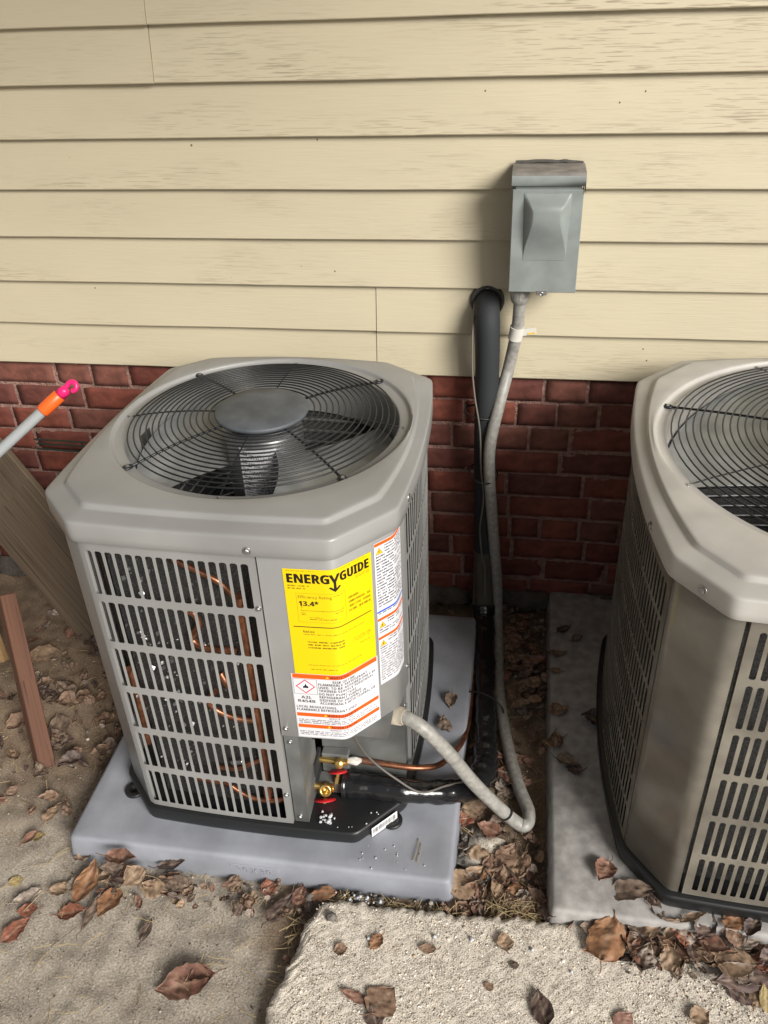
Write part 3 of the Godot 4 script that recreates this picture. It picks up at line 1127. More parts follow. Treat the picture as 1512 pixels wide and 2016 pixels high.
func sheet(o: Outline, s0: float, s1: float, y0: float, y1: float, off := 0.0, fold := 0.012) -> ArrayMesh:
	# a plain bent sheet with its edges folded in
	var mb := MB.new()
	var n := maxi(2, int((s1 - s0) / 0.006))
	var rows := []
	for q in [[y0 + 0.001, off - fold], [y0, off - 0.001], [y0 + 0.001, off], [y1 - 0.001, off], [y1, off - 0.001], [y1 - 0.001, off - fold]]:
		var r := PackedVector3Array()
		for i in n + 1: r.append(o.at(lerpf(s0, s1, float(i) / n), q[0], q[1]))
		rows.append(r)
	mb.smooth(1)
	mb.loft(rows, false)
	mb.smooth(-1)
	for s in [s0, s1]:
		mb.quad(o.at(s, y0, off), o.at(s, y1, off), o.at(s, y1, off - fold), o.at(s, y0, off - fold))
	return mb.done()


func sticker(o: Outline, s0: float, s1: float, y0: float, y1: float, off: float) -> ArrayMesh:
	var mb := MB.new()
	mb.smooth(1)
	var n := maxi(4, int((s1 - s0) / 0.005))
	for i in n:
		var a := float(i) / n
		var b := float(i + 1) / n
		var sa := lerpf(s0, s1, a)
		var sb := lerpf(s0, s1, b)
		mb.quad(o.at(sa, y0, off), o.at(sb, y0, off), o.at(sb, y1, off), o.at(sa, y1, off), Vector2(a, 1), Vector2(b, 1), Vector2(b, 0), Vector2(a, 0))
	mb.smooth(-1)
	return mb.done()


func print_mat(called: String, im: Image) -> StandardMaterial3D:
	var m := StandardMaterial3D.new()
	m.resource_name = called
	m.albedo_texture = ImageTexture.create_from_image(im)
	m.roughness = 0.4
	m.texture_repeat = false
	M[called] = m
	return m


func condenser(q: Dictionary) -> Node3D:
	var t := thing(q.called, q.label, "air conditioner", Vector3(q.centre.x, 0, q.centre.y))
	var cover_line := Outline.new(q.corners, q.bows, 0.0, 3)
	var body := Outline.new(q.corners, q.bows, -0.012, 3)
	var yr: float = q.rim
	var yf: float = q.fold
	var top: Material = q.top
	var side: Material = q.side
	var hc: Vector2 = q.hole
	var hr: float = q.hole_r
	var rr: float = q.ring_r
	var foot := 0.066

	# base pan
	var bm := MB.new()
	bm.smooth(1)
	var rings := []
	for p in [[foot, 0.0], [foot + 0.002, 0.007], [foot + 0.008, 0.009], [foot + 0.028, 0.0105], [foot + 0.033, 0.009], [foot + 0.0345, 0.006], [foot + 0.0345, -0.02], [foot + 0.0345, -0.09]]:
		rings.append(body.ring(p[0], p[1]))
	bm.loft(rings)
	bm.cap(rings[rings.size() - 1])
	part("base_pan", bm.done(), M.black_plastic, t)
	var yb := foot + 0.0355

	# cover: skirt, rounded fold, shoulder, step and plateau, then the ring round the fan hole
	var cm := MB.new()
	cm.smooth(1)
	rings = []
	var drop := yf - yr
	for p in [[yr + 0.004, -0.010], [yr, -0.003], [yr - 0.0004, -0.0012], [yr + 0.0006, -0.0002], [yr + drop * 0.35, -0.0004], [yf - 0.0056, -0.0006], [yf - 0.0024, -0.0016], [yf - 0.0006, -0.0042], [yf + 0.0004, -0.0085], [yf + 0.002, -0.016], [yf + 0.0042, -0.027], [yf + 0.0046, -0.0305], [yf + 0.0056, -0.0325], [yf + 0.0112, -0.0355], [yf + 0.0128, -0.0375], [yf + 0.0134, -0.0415], [yf + 0.0138, -0.048]]:
		rings.append(cover_line.ring(p[0], p[1], maxf(0.0, -p[1] - 0.009) * 0.5))
	var yp: float = yf + 0.0138
	var inner: PackedVector3Array = cover_line.ring(yp, -0.048, 0.0195)
	var toward := func(r: float, y: float) -> PackedVector3Array:
		var out := PackedVector3Array()
		for p in inner:
			var d := (Vector2(p.x, p.z) - hc).normalized() * r
			out.append(Vector3(hc.x + d.x, y, hc.y + d.y))
		return out
	var blend := PackedVector3Array()
	var outer_ring: PackedVector3Array = toward.call(rr + 0.004, yp + 0.0012)
	for i in inner.size(): blend.append(inner[i].lerp(outer_ring[i], 0.5) + Vector3(0, 0.0006, 0))
	rings.append(blend)
	for p in [[rr + 0.004, 0.0012], [rr + 0.0015, 0.0006], [rr, -0.0015], [rr - 0.0022, -0.0055], [rr - 0.005, -0.0066], [hr + 0.0035, -0.0072], [hr + 0.0008, -0.0086], [hr, -0.012], [hr - 0.001, -0.03], [hr - 0.0005, -0.105]]:
		rings.append(toward.call(p[0], yp + p[1]))
	cm.loft(rings)
	part("top_cover", cm.done(), top, t)

	# fan guard: wire rings, spokes, clips and the cap in the middle
	var guard := Node3D.new()
	guard.name = "fan_guard"
	guard.position = Vector3(hc.x, yp, hc.y)
	t.add_child(guard)
	var count: int = q.wires
	var hub_r: float = q.hub_r
	for i in count:
		var r := lerpf(hub_r + 0.010, hr - 0.006, float(i) / (count - 1))
		var k := (r - hub_r) / (hr - hub_r)
		var tm := TorusMesh.new()
		tm.inner_radius = r - 0.0015
		tm.outer_radius = r + 0.0015
		tm.rings = 72
		tm.ring_segments = 6
		part("wire_ring", tm, M.black_wire, guard, Vector3(0, 0.016 * (1.0 - k * k) + 0.001, 0))
	for i in 8:
		var a: float = deg_to_rad(q.spoke + 45.0 * i)
		var d := Vector3(cos(a), 0, sin(a))
		var long := i % 2 == 0
		var sm := MB.new()
		sm.smooth(1)
		var pts := PackedVector3Array()
		for j in 9:
			var k := j / 8.0
			var r := lerpf(hub_r - 0.01, hr + (0.014 if long else 0.004), k)
			var kk := clampf((r - hub_r) / (hr - hub_r), 0, 1)
			pts.append(d * r + Vector3(0, 0.016 * (1.0 - kk * kk) - 0.0028 - (0.0015 if j == 8 else 0.0), 0))
		sm.tube(pts, 0.0023 if long else 0.0014, 7)
		part("spoke", sm.done(), M.black_wire, guard)
		if long:
			var km := MB.new()
			km.smooth(1)
			var loop := PackedVector3Array()
			var across := Vector3(-d.z, 0, d.x)
			for j in 13:
				var b := TAU * j / 12.0
				loop.append(d * (hr + 0.0135 + cos(b) * 0.0085) + across * sin(b) * 0.0055 + Vector3(0, -0.0032, 0))
			km.tube(loop, 0.0022, 6)
			part("clip", km.done(), M.black_wire, guard)
			screw(guard, d * (hr + 0.0135) + Vector3(0, -0.004, 0), Vector3.UP, 0.0036)
		else:
			screw(guard, d * (hr + 0.0125) + Vector3(0, -0.007, 0), Vector3.UP, 0.0022)
	var hm := MB.new()
	hm.smooth(1)
	hm.lathe(Transform3D(Basis(), Vector3(0, 0.012, 0)), [Vector2(hub_r - 0.012, 0.0), Vector2(hub_r - 0.002, 0.002), Vector2(hub_r, 0.006), Vector2(hub_r, 0.009), Vector2(hub_r - 0.0025, 0.0115), Vector2(hub_r * 0.6, 0.0128), Vector2(0.0001, 0.0132)], 48)
	part("hub_cap", hm.done(), M.hub_plastic, guard)

	# fan and motor under the guard
	var fan := Node3D.new()
	fan.name = "fan"
	fan.position = Vector3(hc.x, yp - 0.058, hc.y)
	t.add_child(fan)
	for i in q.blades:
		var fm := MB.new()
		fm.smooth(1)
		var rows := []
		var mid: float = deg_to_rad(q.blade + 360.0 / q.blades * i)
		for j in 9:
			var v := j / 8.0
			var r := lerpf(0.06, hr - 0.006, v)
			var ring := PackedVector3Array()
			for k in 13:
				var u := k / 12.0 - 0.5
				var a: float = mid + u * lerpf(1.5, 1.95, v) * (1.0 if q.blades == 2 else 0.68)
				ring.append(Vector3(cos(a) * r, u * 0.05 * (1.0 + 0.4 * v) + 0.01 * (u * u), sin(a) * r))
			rows.append(ring)
		fm.loft(rows, false)
		part("blade", fm.done(), M.blade_metal, fan)
	var mm := MB.new()
	mm.smooth(1)
	mm.lathe(Transform3D(Basis(), Vector3(0, -0.12, 0)), [Vector2(0.03, -0.01), Vector2(0.066, 0.0), Vector2(0.072, 0.01), Vector2(0.072, 0.16), Vector2(0.064, 0.172), Vector2(0.0001, 0.176)], 32)
	var motor := part("motor", mm.done(), q.motor, fan)
	if q.has("motor_label"):
		var lm := MB.new()
		lm.smooth(1)
		for i in 8:
			var a := deg_to_rad(58.0 + i * 7.0)
			var b := deg_to_rad(58.0 + (i + 1) * 7.0)
			var r := 0.0726
			lm.quad(Vector3(cos(a) * r, -0.09, sin(a) * r), Vector3(cos(b) * r, -0.09, sin(b) * r), Vector3(cos(b) * r, 0.035, sin(b) * r), Vector3(cos(a) * r, 0.035, sin(a) * r), Vector2(1 - i / 8.0, 1), Vector2(1 - (i + 1) / 8.0, 1), Vector2(1 - (i + 1) / 8.0, 0), Vector2(1 - i / 8.0, 0))
		var im := Image.create(128, 200, false, Image.FORMAT_RGB8)
		im.fill(Color(0.9, 0.9, 0.92))
		small_print(im, 8, 10, 112, 180, 9, Color(0.35, 0.35, 0.38))
		part("motor_label", lm.done(), print_mat("motor_label", im), motor)
	var dm := MB.new()
	dm.smooth(1)
	dm.lathe(Transform3D(Basis(), Vector3(q.compressor.x, yb, q.compressor.y)), [Vector2(0.09, 0.0), Vector2(0.09, 0.26), Vector2(0.08, 0.3), Vector2(0.05, 0.325), Vector2(0.0001, 0.333)], 32)
	part("compressor", dm.done(), M.black_plastic, t)

	# coil: a finned wall inside the sheet metal, with its tubes
	var km := MB.new()
	km.smooth(1)
	var c0: float = body.s_of(q.coil_from)
	var c1: float = body.s_of(q.coil_to)
	if c1 < c0: c1 += body.total
	km.loft([body.strip(yb, -0.042, c0, c1), body.strip(yr + 0.004, -0.042, c0, c1)], false)
	var yi: float = yp - 0.112
	km.loft([body.strip(yi, -0.044, c0, c1), body.strip(yi, -0.068, c0, c1), body.strip(yb, -0.068, c0, c1)], false)
	km.smooth(-1)
	for e in [c0, c1]:
		km.quad(body.at(e, yb, -0.042), body.at(e, yi, -0.042), body.at(e, yi, -0.068), body.at(e, yb, -0.068))
	part("coil", km.done(), M.coil_fins, t)
	for i in 22:
		var tm := MB.new()
		tm.smooth(1)
		var y: float = lerpf(yb + 0.02, yi - 0.012, i / 21.0)
		tm.loft([body.strip(y - 0.004, -0.0675, c0, c1), body.strip(y - 0.003, -0.0705, c0, c1), body.strip(y + 0.003, -0.0705, c0, c1), body.strip(y + 0.004, -0.0675, c0, c1)], false)
		part("coil_tube", tm.done(), M.galvanised, t)
	var ff := MB.new()
	var ring_in: PackedVector3Array = cover_line.ring(yr + 0.0045, -0.014)
	var hole_in := PackedVector3Array()
	for p in inner:
		var d := (Vector2(p.x, p.z) - hc).normalized() * (hr + 0.004)
		hole_in.append(Vector3(hc.x + d.x, yr + 0.0046, hc.y + d.y))
	ff.loft([hole_in, ring_in])
	part("shroud", ff.done(), M.galvanised, t)
	t.set_meta("body", body)
	t.set_meta("cover", cover_line)
	return t


func build_left_unit() -> void:
	var c := [Vector2(-0.305, 0.241), Vector2(-0.224, 0.327), Vector2(0.203, 0.334), Vector2(0.291, 0.237), Vector2(0.292, -0.243), Vector2(0.19, -0.319), Vector2(-0.197, -0.316), Vector2(-0.272, -0.254)]
	var t := condenser({"called": "air_conditioner_unit", "label": "clean grey air conditioner unit with yellow and white labels on its front corner", "centre": Vector2(-0.468, 0.487), "corners": c, "bows": [0.0, 0.006, 0.0, 0.015, 0.0, 0.017, 0.0, 0.01],
		"rim": 0.757, "fold": 0.795, "hole": Vector2(0.004, -0.012), "hole_r": 0.249, "ring_r": 0.271, "spoke": -45.0, "wires": 14, "hub_r": 0.086, "blade": 196.0, "top": M.grey_paint, "side": M.grey_paint, "motor": M.galvanised, "motor_label": true, "compressor": Vector2(-0.06, 0.05), "blades": 2, "coil_from": Vector2(0.28, 0.15), "coil_to": Vector2(0.07, 0.325)})
	var body: Outline = t.get_meta("body")
	var yb := 0.1025
	var yr := 0.757
	var s_a := body.s_of(Vector2(-0.297, 0.235))
	var s_b := body.s_of(Vector2(-0.219, 0.317))
	var s_mid := body.s_of(Vector2(0.079, 0.33))
	var s_fold := body.s_of(Vector2(0.2, 0.324))
	var s_right := body.s_of(Vector2(0.283, 0.160))
	var s_back := body.s_of(Vector2(0.285, -0.235))
	var s_back2 := body.s_of(Vector2(0.186, -0.31))
	var s_left2 := body.s_of(Vector2(-0.192, -0.306))
	var s_left := body.s_of(Vector2(-0.264, -0.249))
	var paint: Material = M.grey_paint
	if s_a > s_b: s_a -= body.total
	part("corner_panel", sheet(body, s_a - 0.01, s_b - 0.009, yb, yr), paint, t)
	part("louvred_panel", slotted(body, s_b - 0.006, s_mid, yb, yr, 0.0125, 0.013, 0.024, 16, 6, 0.0052, 0.0155), paint, t)
	part("control_panel", sheet(body, s_mid + 0.003, s_right - 0.006, 0.352, yr, 0.001), paint, t)
	part("louvred_panel", slotted(body, s_right, s_back - 0.004, yb, yr, 0.012, 0.013, 0.026, 20, 6, 0.0054, 0.0115), paint, t)
	part("corner_panel", sheet(body, s_back - 0.002, s_back2 + 0.002, yb, yr), paint, t)
	part("louvred_panel", slotted(body, s_back2 + 0.005, s_left2 - 0.005, yb, yr, 0.012, 0.013, 0.026, 20, 6, 0.0054, 0.0115), paint, t)
	part("corner_panel", sheet(body, s_left2 - 0.002, s_left + 0.002, yb, yr), paint, t)
	part("louvred_panel", slotted(body, s_left + 0.005, s_a + body.total - 0.013, yb, yr, 0.012, 0.013, 0.026, 24, 6, 0.0054, 0.0115), paint, t)
	# the valve recess under the control panel, its shade put into a darker grey
	part("recess_post", sheet(body, s_mid + 0.003, s_mid + 0.030, yb, 0.351, -0.006, 0.10), M.dark_and_shaded_grey, t)
	var rm := MB.new()
	rm.box(Transform3D(Basis(), Vector3(0.196, 0.232, 0.188)), Vector3(0.17, 0.259, 0.003))
	rm.box(Transform3D(Basis(), Vector3(0.19, 0.3535, 0.25)), Vector3(0.16, 0.003, 0.12))
	part("recess_wall", rm.done(), M.dark_and_shaded_grey, t)
	part("recess_post", sheet(body, s_right - 0.03, s_right - 0.003, yb, 0.351, -0.005, 0.05), M.dark_and_shaded_grey, t)
	var hm := MB.new()
	for y in [0.275, 0.168, 0.12]:
		hm = MB.new()
		hm.box(Transform3D(Basis(), Vector3(0.1075, y, 0.225)), Vector3(0.006, 0.038 if y < 0.2 else 0.06, 0.02 if y > 0.2 else 0.045))
		part("valve_opening", hm.done(), M.dark_inside, t)
	var gm := MB.new()
	gm.box(Transform3D(Basis(), Vector3(0.134, 0.1165, 0.228)), Vector3(0.05, 0.028, 0.03), 0.002)
	part("valve_bracket", gm.done(), M.dark_and_shaded_grey, t)
	gm = MB.new()
	gm.box(Transform3D(Basis(), Vector3(0.14, 0.148, 0.2)), Vector3(0.055, 0.06, 0.022), 0.002)
	part("valve_bracket", gm.done(), M.dark_and_shaded_grey, t)
	for v in [[Vector3(0.151, 0.164, 0.215), 0.0062, 0.019], [Vector3(0.128, 0.121, 0.245), 0.0098, 0.022]]:
		var at: Vector3 = v[0]
		var r: float = v[1]
		var valve := Node3D.new()
		valve.name = "service_valve" if not t.has_node("service_valve") else "service_valve_001"
		valve.position = at
		t.add_child(valve)
		var vm := MB.new()
		vm.smooth(1)
		vm.tube(PackedVector3Array([Vector3(-0.055, 0.002, 0), Vector3(0.0, 0.0, 0.0), Vector3(0.016, 0.0, 0.0)]), r, 14)
		part("stem", vm.done(), M.brass, valve)
		vm = MB.new()
		vm.smooth(1)
		if v[1] < 0.008: vm.lathe(aimed(Vector3.ZERO, Vector3(0.12, 0.5, 0.85)), [Vector2(r * 1.55, -0.012), Vector2(r * 1.55, 0.016), Vector2(r * 1.35, 0.0185), Vector2(0.0001, 0.019)], 12)
		else: vm.lathe(aimed(Vector3.ZERO, Vector3(0.05, 0.5, 0.85)), [Vector2(r * 1.2, -0.012), Vector2(r * 1.2, 0.008), Vector2(r * 1.35, 0.009), Vector2(r * 1.35, 0.02), Vector2(r * 1.15, 0.023), Vector2(r * 0.78, 0.023), Vector2(r * 0.7, 0.018), Vector2(r * 0.4, 0.012), Vector2(0.0001, 0.012)], 20)
		part("cap", vm.done(), M.brass, valve)
		vm = MB.new()
		vm.smooth(1)
		vm.lathe(aimed(Vector3(-0.002, -0.008 - r, 0.008 + r), Vector3(-0.1, 0.80, -0.58)), [Vector2(0.0001, 0.0), Vector2(v[2], 0.0), Vector2(v[2], 0.0016), Vector2(0.0001, 0.0018)], 20)
		part("red_washer", vm.done(), M.red_tag, valve)
		vm = MB.new()
		vm.lathe(aimed(Vector3(-0.003, -0.030 - r * 0.6, 0.026 + r * 0.6), Vector3(0.1, 0.8, -0.58)), [Vector2(0.0001, 0.001), Vector2(0.006, 0.003), Vector2(0.006, 0.014), Vector2(0.0045, 0.016), Vector2(0.0045, 0.026)], 6)
		part("hex_port", vm.done(), M.brass, valve)
	var wm := MB.new()
	blob(wm, Vector3(0.178, 0.162, 0.208), Vector3(0.016, 0.0085, 0.0085), 71, 0.25)
	part("white_sealant", wm.done(), M.white_plastic, t)
	# copper seen through the louvres
	for pth in [[[Vector3(0.028, 0.64, 0.292), Vector3(0.026, 0.5, 0.290), Vector3(0.024, 0.3, 0.290), Vector3(0.02, 0.13, 0.290)], 0.0072], [[Vector3(-0.075, 0.708, 0.292), Vector3(-0.03, 0.688, 0.296), Vector3(0.0, 0.672, 0.298), Vector3(0.02, 0.64, 0.294)], 0.0042], [[Vector3(-0.075, 0.605, 0.292), Vector3(-0.055, 0.597, 0.296), Vector3(-0.05, 0.575, 0.296), Vector3(-0.062, 0.555, 0.296), Vector3(-0.07, 0.535, 0.292), Vector3(-0.045, 0.522, 0.296), Vector3(0.01, 0.52, 0.294)], 0.0048], [[Vector3(-0.03, 0.46, 0.292), Vector3(-0.022, 0.445, 0.296), Vector3(-0.02, 0.43, 0.292)], 0.005], [[Vector3(-0.045, 0.415, 0.292), Vector3(-0.06, 0.395, 0.297), Vector3(-0.048, 0.37, 0.297), Vector3(-0.01, 0.352, 0.296), Vector3(0.025, 0.348, 0.292)], 0.0045], [[Vector3(-0.07, 0.21, 0.294), Vector3(-0.03, 0.215, 0.298), Vector3(0.0, 0.235, 0.298), Vector3(0.025, 0.245, 0.294)], 0.004], [[Vector3(-0.05, 0.155, 0.294), Vector3(-0.015, 0.135, 0.299), Vector3(0.03, 0.13, 0.299), Vector3(0.06, 0.14, 0.296)], 0.004], [[Vector3(-0.21, 0.44, 0.28), Vector3(-0.205, 0.35, 0.284), Vector3(-0.21, 0.25, 0.284)], 0.007], [[Vector3(-0.12, 0.168, 0.29), Vector3(-0.05, 0.165, 0.294)], 0.006]]:
		var pm := MB.new()
		pm.smooth(1)
		pm.tube(spline(pth[0], 8), float(pth[1]) * 1.3, 9)
		part("copper_tube", pm.done(), M.copper, t)
	var fm := MB.new()
	for i in 170:
		var x: float = rng.randf_range(-0.2, 0.03) if i > 70 else rng.randfn(-0.15, 0.016)
		var y := rng.randf_range(0.2, 0.73)
		if i <= 70: x += (0.73 - y) * 0.05
		var d := Vector3(rng.randf_range(-1, 1), rng.randf_range(-1, 1), rng.randf_range(-0.3, 1)).normalized()
		var e := d.cross(Vector3(rng.randf(), rng.randf(), rng.randf())).normalized()
		var s := rng.randf_range(0.002, 0.008) * (1.0 if i <= 70 else 0.6)
		var at := Vector3(x, y, 0.2905 + rng.randf_range(0, 0.006))
		fm.quad(at, at + d * s, at + d * s + e * s * 0.8 + Vector3(0, 0, 0.002), at + e * s)
	var scraps := part("bright_fin_edges", fm.done(), M.foil, t)
	scraps.set_meta("kind", "stuff")
	var am := MB.new()
	am.box(Transform3D(Basis(Vector3.BACK, 0.25), Vector3(-0.028, 0.234, 0.299)), Vector3(0.026, 0.009, 0.006), 0.002)
	am.box(Transform3D(Basis(Vector3.BACK, -0.1), Vector3(0.022, 0.29, 0.299)), Vector3(0.02, 0.007, 0.006), 0.002)
	part("tube_clamp", am.done(), M.foil, t)
	# screws
	for p in [[s_mid - 0.006, 0.768, 0.0118, true], [s_mid - 0.0055, 0.645, 0.0, false], [s_mid + 0.012, 0.372, 0.001, false], [s_mid - 0.0055, 0.188, 0.0, false], [s_right - 0.012, 0.775, 0.0118, true], [s_right - 0.012, 0.40, 0.001, false], [s_mid + 0.014, 0.33, -0.006, false], [s_mid + 0.014, 0.12, -0.006, false], [s_right - 0.016, 0.3, -0.005, false]]:
		screw(t, body.at(p[0], p[1], p[2]), body.out_at(p[0]), 0.0048 if p[3] else 0.0036)
	# stickers
	var s_l0 := body.s_of(Vector2(0.121, 0.325))
	var s_l1 := s_fold + 0.073
	var ym := sticker(body, s_l0, s_l1, 0.508, 0.731, 0.0018)
	part("energy_label", ym, yellow_label(), t).set_meta("label", "yellow energy rating sticker wrapped over the corner")
	part("warning_label", sticker(body, s_l0 - 0.008, s_l1 + 0.002, 0.3555, 0.5105, 0.0024), warning_label(), t).set_meta("label", "white sticker with orange bars and a red flame diamond")
	part("instruction_label", sticker(body, s_fold + 0.079, s_fold + 0.156, 0.436, 0.742, 0.0018), side_label(), t).set_meta("label", "white sticker of small print with three yellow triangles")
	# bar code on the chamfer of the base pan
	var im := Image.create(160, 40, false, Image.FORMAT_RGB8)
	im.fill(Color(0.9, 0.9, 0.9))
	var x := 8
	while x < 150:
		var wd := rng.randi_range(1, 3)
		im.fill_rect(Rect2i(x, 8, wd, 20), Color(0.2, 0.2, 0.22))
		x += wd + rng.randi_range(1, 3)
	small_print(im, 10, 30, 140, 10, 6, Color(0.3, 0.3, 0.3))
	part("barcode_label", sticker(body, s_fold + 0.028, s_fold + 0.092, foot_y(0.0035), foot_y(0.0285), 0.0163), print_mat("barcode_label", im), t)
	# fixing lugs of the base pan
	for p in [Vector2(-0.283, 0.262), Vector2(0.262, 0.268)]:
		var lm := MB.new()
		lm.smooth(1)
		lm.lathe(Transform3D(Basis(), Vector3(p.x, 0.0668, p.y)), [Vector2(0.021, 0.0), Vector2(0.021, 0.005), Vector2(0.019, 0.0065), Vector2(0.008, 0.0065), Vector2(0.007, 0.002), Vector2(0.0001, 0.002)], 24)
		part("fixing_lug", lm.done(), M.black_plastic, t)


func foot_y(up: float) -> float:
	return 0.066 + up


func yellow_label() -> StandardMaterial3D:
	var w := 420
	var h := 612
	var im := Image.create(w, h, false, Image.FORMAT_RGB8)
	im.fill(Color(0.90, 0.78, 0.0))
	var k := Color(0.10, 0.08, 0.05)
	var soft := Color(0.50, 0.43, 0.04)
	small_print(im, 14, 8, 120, 12, 6, soft)
	small_print(im, 240, 8, 150, 12, 6, soft)
	for o in [0, 2, 4]:
		text_into(im, "ENERG", 14 + o, 26 + o / 2, 46, k, true, 184)
		text_into(im, "GUIDE", 248 + o, 26 + o / 2, 46, k, true, 154)
	# the Y whose stem runs down into an arrow head
	for q in [[Vector2(200, 28), Vector2(214, 28), Vector2(228, 66), Vector2(218, 72)], [Vector2(236, 28), Vector2(250, 28), Vector2(229, 72), Vector2(219, 64)], [Vector2(218, 60), Vector2(230, 60), Vector2(230, 112), Vector2(218, 112)], [Vector2(196, 98), Vector2(206, 92), Vector2(228, 112), Vector2(224, 122)], [Vector2(252, 98), Vector2(242, 92), Vector2(220, 112), Vector2(224, 122)]]:
		fill_tri(im, q[0], q[1], q[2], k)
		fill_tri(im, q[0], q[2], q[3], k)
	small_print(im, 14, 86, 96, 40, 14, soft)
	small_print(im, 330, 84, 76, 22, 9, soft)
	text_into(im, "Efficiency Rating", 56, 142, 15, Color(0.3, 0.26, 0.05), false, 150)
	small_print(im, 214, 142, 46, 16, 9, soft)
	for o in [0, 2]: text_into(im, "13.4*", 56 + o, 172, 26, k, true, 88)
	im.fill_rect(Rect2i(66, 204, 5, 5), k)
	for r in [Rect2i(48, 130, 220, 1), Rect2i(48, 292, 220, 1), Rect2i(48, 130, 1, 162), Rect2i(268, 130, 1, 162), Rect2i(64, 226, 190, 2), Rect2i(64, 218, 2, 10), Rect2i(160, 222, 2, 6), Rect2i(252, 218, 2, 10)]:
		im.fill_rect(r, Color(0.38, 0.32, 0.05))
	small_print(im, 62, 238, 26, 20, 9, soft)
	small_print(im, 216, 238, 38, 12, 9, soft)
	small_print(im, 100, 262, 120, 22, 10, soft)
	small_print(im, 284, 178, 122, 100, 24, soft)
	im.fill_rect(Rect2i(20, 318, 384, 5), Color(0.2, 0.15, 0.04))
	text_into(im, "Notice", 62, 340, 14, Color(0.3, 0.26, 0.05), true, 52)
	small_print(im, 62, 362, 300, 10, 8, soft)
	small_print(im, 78, 404, 170, 66, 17, Color(0.42, 0.36, 0.05))
	for i in 60:
		im.fill_rect(Rect2i(rng.randi_range(290, 390), rng.randi_range(420, 445), rng.randi_range(2, 12), rng.randi_range(2, 4)), Color(0.72, 0.62, 0.03))
	small_print(im, 330, 470, 60, 10, 8, soft)
	small_print(im, 70, 546, 270, 10, 8, soft)
	small_print(im, 80, 572, 200, 12, 10, soft)
	return print_mat("yellow_label", im)


func warning_label() -> StandardMaterial3D:
	var w := 512
	var h := 512
	var im := Image.create(w, h, false, Image.FORMAT_RGB8)
	im.fill(Color(0.85, 0.85, 0.87))
	var org := Color(0.94, 0.36, 0.05)
	var k := Color(0.13, 0.13, 0.16)
	for r in [Rect2i(8, 4, 496, 32), Rect2i(8, 308, 496, 28), Rect2i(8, 402, 496, 28)]:
		im.fill_rect(r, org)
	text_into(im, "WARNING", 212, 10, 20, k, true, 104)
	text_into(im, "AVERTISSEMENT", 182, 313, 18, k, true, 176)
	text_into(im, "ADVERTENCIA", 196, 407, 18, k, true, 148)
	for y in [11, 313, 407]:
		var tx := 190 if y < 100 else (160 if y < 400 else 174)
		fill_tri(im, Vector2(tx, y + 18), Vector2(tx + 18, y + 18), Vector2(tx + 9, y), Color(0.98, 0.8, 0.1))
	text_into(im, "RISK OF FIRE", 226, 46, 18, k, true, 126)
	var y := 68
	for s in [["FLAMMABLE REFRIGERANT", 290], ["USED. TO BE REPAIRED ONLY BY", 348], ["TRAINED SERVICE PERSONNEL.", 336], ["DO NOT PUNCTURE", 210], ["REFRIGERANT TUBING.", 248], ["DISPOSE OF PROPERLY IN", 276], ["ACCORDANCE WITH FEDERAL OR", 340]]:
		text_into(im, s[0], 146, y, 18, k, true, s[1])
		y += 24 if s[0] != "TRAINED SERVICE PERSONNEL." else 26
	text_into(im, "LOCAL REGULATIONS.", 12, 248, 18, k, true, 226)
	text_into(im, "FLAMMABLE REFRIGERANT USED", 12, 272, 18, k, true, 338)
	text_into(im, "A2L", 44, 172, 21, k, true, 58)
	text_into(im, "R454B", 24, 202, 21, k, true, 96)
	for r in [Rect2i(8, 40, 130, 2), Rect2i(8, 156, 130, 2), Rect2i(8, 40, 2, 118), Rect2i(137, 40, 2, 118)]:
		im.fill_rect(r, Color(0.3, 0.3, 0.34))
	var red := Color(0.80, 0.10, 0.25)
	var m := Vector2(74, 98)
	for q in [[54.0, red], [45.0, Color(0.95, 0.95, 0.96)]]:
		var r: float = q[0]
		fill_tri(im, m + Vector2(-r, 0), m + Vector2(0, -r * 0.98), m + Vector2(r, 0), q[1])
		fill_tri(im, m + Vector2(-r, 0), m + Vector2(r, 0), m + Vector2(0, r * 0.98), q[1])
	for q in [[Vector2(-16, 12), Vector2(16, 12), Vector2(-12, -6)], [Vector2(-12, 12), Vector2(14, 12), Vector2(2, -24)], [Vector2(-2, 12), Vector2(17, 12), Vector2(15, -9)], [Vector2(-14, 19), Vector2(14, 19), Vector2(14, 22)], [Vector2(-14, 19), Vector2(14, 22), Vector2(-14, 22)]]:
		fill_tri(im, m + q[0], m + q[1], m + q[2], k)
	text_into(im, "RISQUE", 190, 340, 13, k, false, 60)
	text_into(im, "RIESGO", 190, 434, 13, k, false, 60)
	small_print(im, 262, 342, 60, 14, 10, k)
	small_print(im, 14, 360, 480, 42, 13, Color(0.3, 0.3, 0.34))
	small_print(im, 262, 436, 60, 14, 10, k)
	small_print(im, 14, 456, 480, 52, 13, Color(0.3, 0.3, 0.34))
	for r in [Rect2i(2, 2, 508, 2), Rect2i(2, 508, 508, 2), Rect2i(2, 2, 2, 508), Rect2i(508, 2, 2, 508)]:
		im.fill_rect(r, Color(0.55, 0.55, 0.58))
	return print_mat("warning_label", im)


